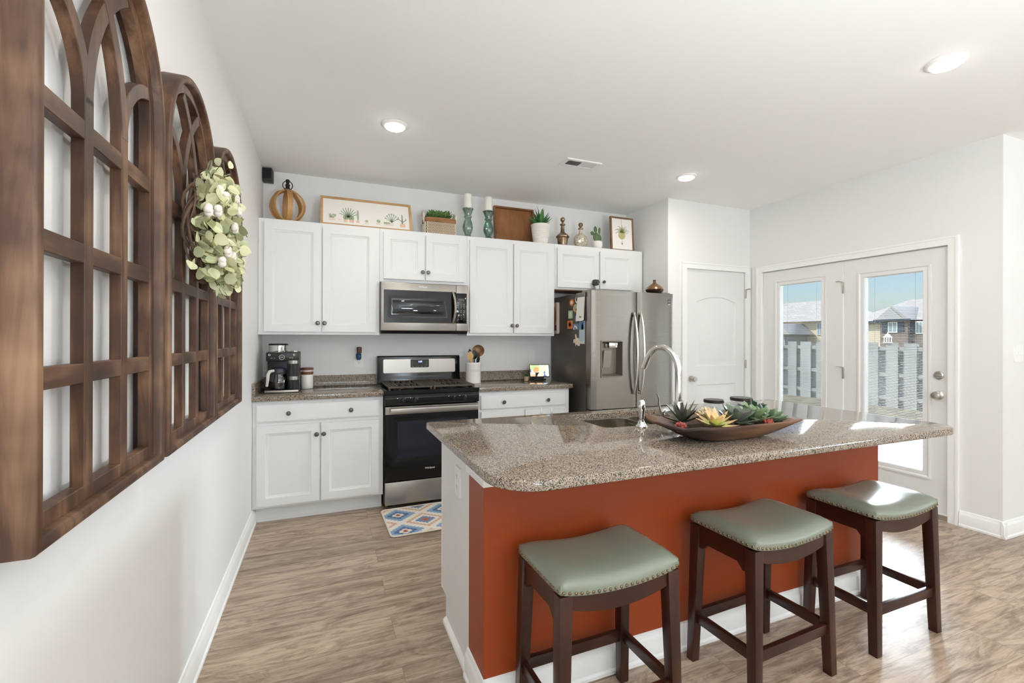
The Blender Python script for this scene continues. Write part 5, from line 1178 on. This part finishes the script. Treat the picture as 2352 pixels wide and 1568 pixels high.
husk = mat('cotton_husk', (128, 92, 66), .8)
for k, c in enumerate(((0.155, -2.668, 1.701), (0.165, -2.594, 1.719), (0.165, -2.471, 1.797), (0.170, -2.313, 1.833), (0.175, -2.291, 1.792), (0.175, -2.376, 1.715), (0.170, -2.468, 1.614), (0.170, -2.384, 1.611), (0.160, -2.502, 1.574), (0.150, -2.484, 1.811))):
    c = Vector(c); a = k*1.3; b = NB()
    for j in range(4):
        q = 2*PI*j/4+a; ball(b, c+Vector((.004, .0085*math.cos(q), .0085*math.sin(q))), .0118, (1, 1, 1), 12, 8)
    bo = obj('cotton_boll', b, cot, t, smooth=60); b = NB()
    for j in range(4):
        q = 2*PI*j/4+a+PI/4; leaf(b, c+Vector((-.010, 0, 0)), (.55, math.cos(q), math.sin(q)), (1, 0, 0), .024, .011, .0015, .5, 'spike', 4)
    obj('husk', b, husk, bo)

# ------------------------------------------------------------------ outdoors, beyond the patio doors
conc = mat('patio_concrete', (196, 192, 184), .9); n_ = N(conc, 'TexNoise', Scale=30.0, Detail=5.0); L(conc, coords(conc), n_.inputs['Vector']); bump(conc, n_.outputs['Fac'], .2, .004)
b = NB(); bx(b, XR+.15, 7.10, YF+.16, 4.0, -.24, -.12); struct('patio', b, conc, smooth=0)
lawn = mat('dry_lawn', (176, 164, 126), 1.0); n_ = N(lawn, 'TexNoise', Scale=3.0, Detail=8.0); L(lawn, coords(lawn), n_.inputs['Vector']); L(lawn, ramp(lawn, n_.outputs['Fac'], [(.3, (104, 98, 74)), (.7, (150, 142, 112))]), BS(lawn).inputs['Base Color'])
b = NB(); v = [b.verts.new(p) for p in ((7.10, -30, -.17), (7.10, 60, -.17), (14, 60, -.33), (70, 60, -.4), (70, -30, -.4), (14, -30, -.33))]; b.faces.new((v[0], v[5], v[2], v[1])); b.faces.new((v[5], v[4], v[3], v[2])); bmesh.ops.recalc_face_normals(b, faces=b.faces)
for fc in b.faces:
    if fc.normal.z < 0: fc.normal_flip()
struct('ground', b, lawn, smooth=0)
b = NB(); bx(b, 7.06, 7.16, YF, 6, -.22, -.145); edg = struct('kerb_edging', b, mat('dark_edging', (70, 66, 60), .9), smooth=0)
# fence: shadow-box boards
FXO, FB, FT = 13.0, -.33, 1.235
fw_ = wood('grey_fence_wood', (128, 130, 126), (160, 164, 160), (184, 188, 184), 'z', .12, .9, (.3, .5, .7))
t = thing('privacy_fence', 'weathered grey shadow-box wooden fence across the yard beyond the patio', 'fence', (FXO, 2, FB))
b = NB(); y = -4.0; r_ = random.Random(3); ys_ = []
while y < 9: 
    w = r_.choice((.22, .25, .30)); bx(b, FXO-.055, FXO-.030, y, y+w, FB, FT+r_.uniform(-.01, .01)); ys_.append((y, w)); y += w+r_.choice((.12, .15, .17))
obj('front_boards', b, fw_, t, smooth=0)
b = NB()
for y, w in ys_: bx(b, FXO+.075, FXO+.100, y+w-.09, y+w+.26, FB, FT-.10)
obj('rear_boards', b, fw_, t, smooth=0)
for z in (FB+.25, FB+.80, FT-.14):
    b = NB(); bx(b, FXO-.030, FXO+.075, -4, 9, z-.045, z+.045); obj('rail', b, fw_, t, smooth=0)
for y in (-3, -.5, 2.0, 4.5, 7):
    b = NB(); bx(b, FXO-.028, FXO+.06, y-.05, y+.05, FB, FT-.03); obj('post', b, fw_, t, smooth=0)
t = thing('garden_lantern', 'small white lantern standing on the fence top outside', 'lantern', (FXO-.035, 2.53, FT))
b = NB(); bx(b, FXO-.10, FXO+.03, 2.46, 2.60, FT, FT+.02); 
for dx in (-.085, .010):
    for dy in (2.475, 2.575): bx(b, FXO+dx, FXO+dx+.015, dy, dy+.012, FT+.02, FT+.13)
bx(b, FXO-.10, FXO+.03, 2.46, 2.60, FT+.13, FT+.145); obj('cage', b, M['white'], t)
b = NB(); lathe(b, [(.09, 0), (.05, .05), (.02, .07), (.02, .10), (0, .11)], (FXO-.035, 2.53, FT+.145), 4); obj('roof', b, M['white'], t)
# houses behind the fence
roof_m = mat('grey_shingle', (190, 188, 184), .95); n_ = N(roof_m, 'TexBrick'); n_.inputs['Scale'].default_value = 1; n_.inputs['Brick Width'].default_value = .35; n_.inputs['Row Height'].default_value = .075; n_.inputs['Color1'].default_value = srgb(186, 182, 176); n_.inputs['Color2'].default_value = srgb(206, 202, 196); n_.inputs['Mortar'].default_value = srgb(150, 148, 146); n_.inputs['Mortar Size'].default_value = .008
sx = N(roof_m, 'SeparateXYZ'); cx_ = N(roof_m, 'CombineXYZ'); L(roof_m, coords(roof_m), sx.inputs[0]); L(roof_m, sx.outputs['Y'], cx_.inputs['X']); L(roof_m, sx.outputs['Z'], cx_.inputs['Y']); L(roof_m, cx_.outputs[0], n_.inputs['Vector']); L(roof_m, n_.outputs['Color'], BS(roof_m).inputs['Base Color'])
def siding(name, c, row, c2):
    m = mat(name, c, .9); n = N(m, 'TexBrick'); n.inputs['Scale'].default_value = 1; n.inputs['Brick Width'].default_value = 8 if row < .0 or c2 is None else .22; n.inputs['Row Height'].default_value = abs(row); n.inputs['Color1'].default_value = srgb(*c); n.inputs['Color2'].default_value = srgb(*(c2 or c)); n.inputs['Mortar'].default_value = srgb(*[q*.78 for q in c]); n.inputs['Mortar Size'].default_value = .012
    s = N(m, 'SeparateXYZ'); q = N(m, 'CombineXYZ'); L(m, coords(m), s.inputs[0]); L(m, s.outputs['Y'], q.inputs['X']); L(m, s.outputs['Z'], q.inputs['Y']); L(m, q.outputs[0], n.inputs['Vector']); L(m, n.outputs['Color'], BS(m).inputs['Base Color']); return m
brick = siding('brown_brick', (138, 124, 114), .075, (160, 146, 134)); sid = siding('cream_siding', (226, 214, 184), .16, None); sidg = siding('grey_siding', (186, 188, 188), .16, None)
shut = mat('dark_shutter', (62, 74, 86), .7); gw = mat('far_window', (150, 170, 180), .15)
def hip(b, x0, x1, y0, y1, z0, z1, ov=.4, hipx=True, run=None):
    x0 -= ov; x1 += ov; y0 -= ov; y1 += ov; ry = run if run is not None else (x1-x0)/2; xm = (x0+x1)/2
    P = [(x0, y0, z0), (x1, y0, z0), (x1, y1, z0), (x0, y1, z0), (xm, y0+ry, z1), (xm, y1-ry, z1)]; v = [b.verts.new(p) for p in P]
    for f_ in ((0, 1, 4), (1, 2, 5, 4), (2, 3, 5), (3, 0, 4, 5), (3, 2, 1, 0)): b.faces.new([v[i] for i in f_])
    bmesh.ops.recalc_face_normals(b, faces=b.faces)
def gablef(b, x0, x1, y0, y1, z0, z1, ov=.3):
    """roof with the ridge along X and a gable facing the camera"""
    x0 -= ov; y0 -= ov; y1 += ov; ym = (y0+y1)/2; v = [b.verts.new(p) for p in ((x0, y0, z0), (x0, y1, z0), (x0, ym, z1), (x1, y0, z0), (x1, y1, z0), (x1, ym, z1))]
    for f_ in ((0, 2, 5, 3), (2, 1, 4, 5), (0, 1, 2), (3, 5, 4), (0, 3, 4, 1)): b.faces.new([v[i] for i in f_])
    bmesh.ops.recalc_face_normals(b, faces=b.faces)
def window(parent, x, y, z, w, h, shutters=True):
    b = NB(); bx(b, x-.06, x, y-w/2, y+w/2, z-h/2, z+h/2); f_ = obj('window', b, M['white'], parent, smooth=0)
    b = NB(); bx(b, x-.07, x-.055, y-w/2+.07, y-.03, z-h/2+.07, z+h/2-.07); bx(b, x-.07, x-.055, y+.03, y+w/2-.07, z-h/2+.07, z+h/2-.07); obj('pane', b, gw, f_, smooth=0)
    if shutters:
        for s in (-1, 1): b = NB(); bx(b, x-.05, x, y+s*(w/2+.22)-.18, y+s*(w/2+.22)+.18, z-h/2, z+h/2); obj('shutter', b, shut, parent, smooth=0)
GZ = -.42
t = thing('house', 'pale house with large hip roof seen through the left patio door', 'house', (40, 25, GZ), 'houses behind the fence')
b = NB(); bx(b, 40, 49, 21.8, 31, GZ, 2.85); obj('walls', b, sid, t, smooth=0)
b = NB(); hip(b, 40, 49, 21.8, 31, 2.85, 5.0, .5, True, 2.6); obj('roof', b, roof_m, t, smooth=0)
window(t, 40, 22.35, 2.2, .5, 1.1, False)
b = NB(); bx(b, 37.2, 40, 23.5, 24.9, GZ, 1.75); bx(b, 37.2, 40, 24.9, 28, GZ, 1.5); obj('garage_walls', b, sidg, t, smooth=0)
b = NB(); gablef(b, 37.2, 40, 23.1, 24.6, 1.70, 2.65); gablef(b, 37.0, 40, 25.2, 27.6, 1.5, 3.0); hip(b, 37.3, 40, 23.4, 28, 1.7, 2.5, .2); obj('garage_roof', b, roof_m, t, smooth=0)
b = NB(); bx(b, 37.14, 37.2, 23.7, 24.6, GZ, 1.2); obj('garage_door', b, shut, t, smooth=0)
t = thing('house', 'brick-fronted house with a front gable seen through the right patio door', 'house', (40, 17, GZ), 'houses behind the fence')
b = NB(); bx(b, 40.6, 49, 15.0, 20.0, GZ, 2.72); obj('siding_walls', b, sid, t, smooth=0)
b = NB(); bx(b, 39.7, 42, 15.75, 17.55, GZ, 2.72); obj('brick_walls', b, brick, t, smooth=0)
b = NB(); hip(b, 40.6, 49, 13.0, 20.0, 2.72, 4.55, .4, True, 2.2); gablef(b, 39.7, 44, 15.75, 17.55, 2.72, 3.78, .28); obj('roof', b, roof_m, t, smooth=0)
b = NB(); prism(b, [(15.85, 2.78), (17.45, 2.78), (16.65, 3.62)], YZ, 39.32, 39.40); obj('gable_siding', b, sidg, t, smooth=0)
b = NB(); bx(b, 39.35, 39.45, 15.45, 17.85, 2.66, 2.78); bx(b, 40.22, 40.4, 17.6, 20.3, 2.55, 2.72); obj('fascia', b, shut, t, smooth=0)
window(t, 39.7, 16.7, 2.2, .62, .8)
b = NB(); bx(b, 40.0, 40.6, 13.6, 15.6, GZ, 2.6); obj('entry_wall', b, brick, t, smooth=0)
window(t, 40.0, 15.2, 2.15, .45, .9)

# set everything down with a hair of clearance
for o in bpy.data.objects:
    if o.parent is None and o.name.split('.')[0] in ('coffee_maker', 'canister', 'utensil_crock', 'smart_display', 'potted_plant', 'bud_vase', 'dough_bowl', 'side_sprayer', 'faucet', 'wooden_orb', 'woven_basket', 'candlestick', 'potted_agave', 'decanter', 'glass_bottle', 'potted_cactus', 'framed_print', 'wooden_tray'): o.location.z += .0009
    if o.parent is None and o.name.split('.')[0] == 'pillar_candle': o.location.z += .0016
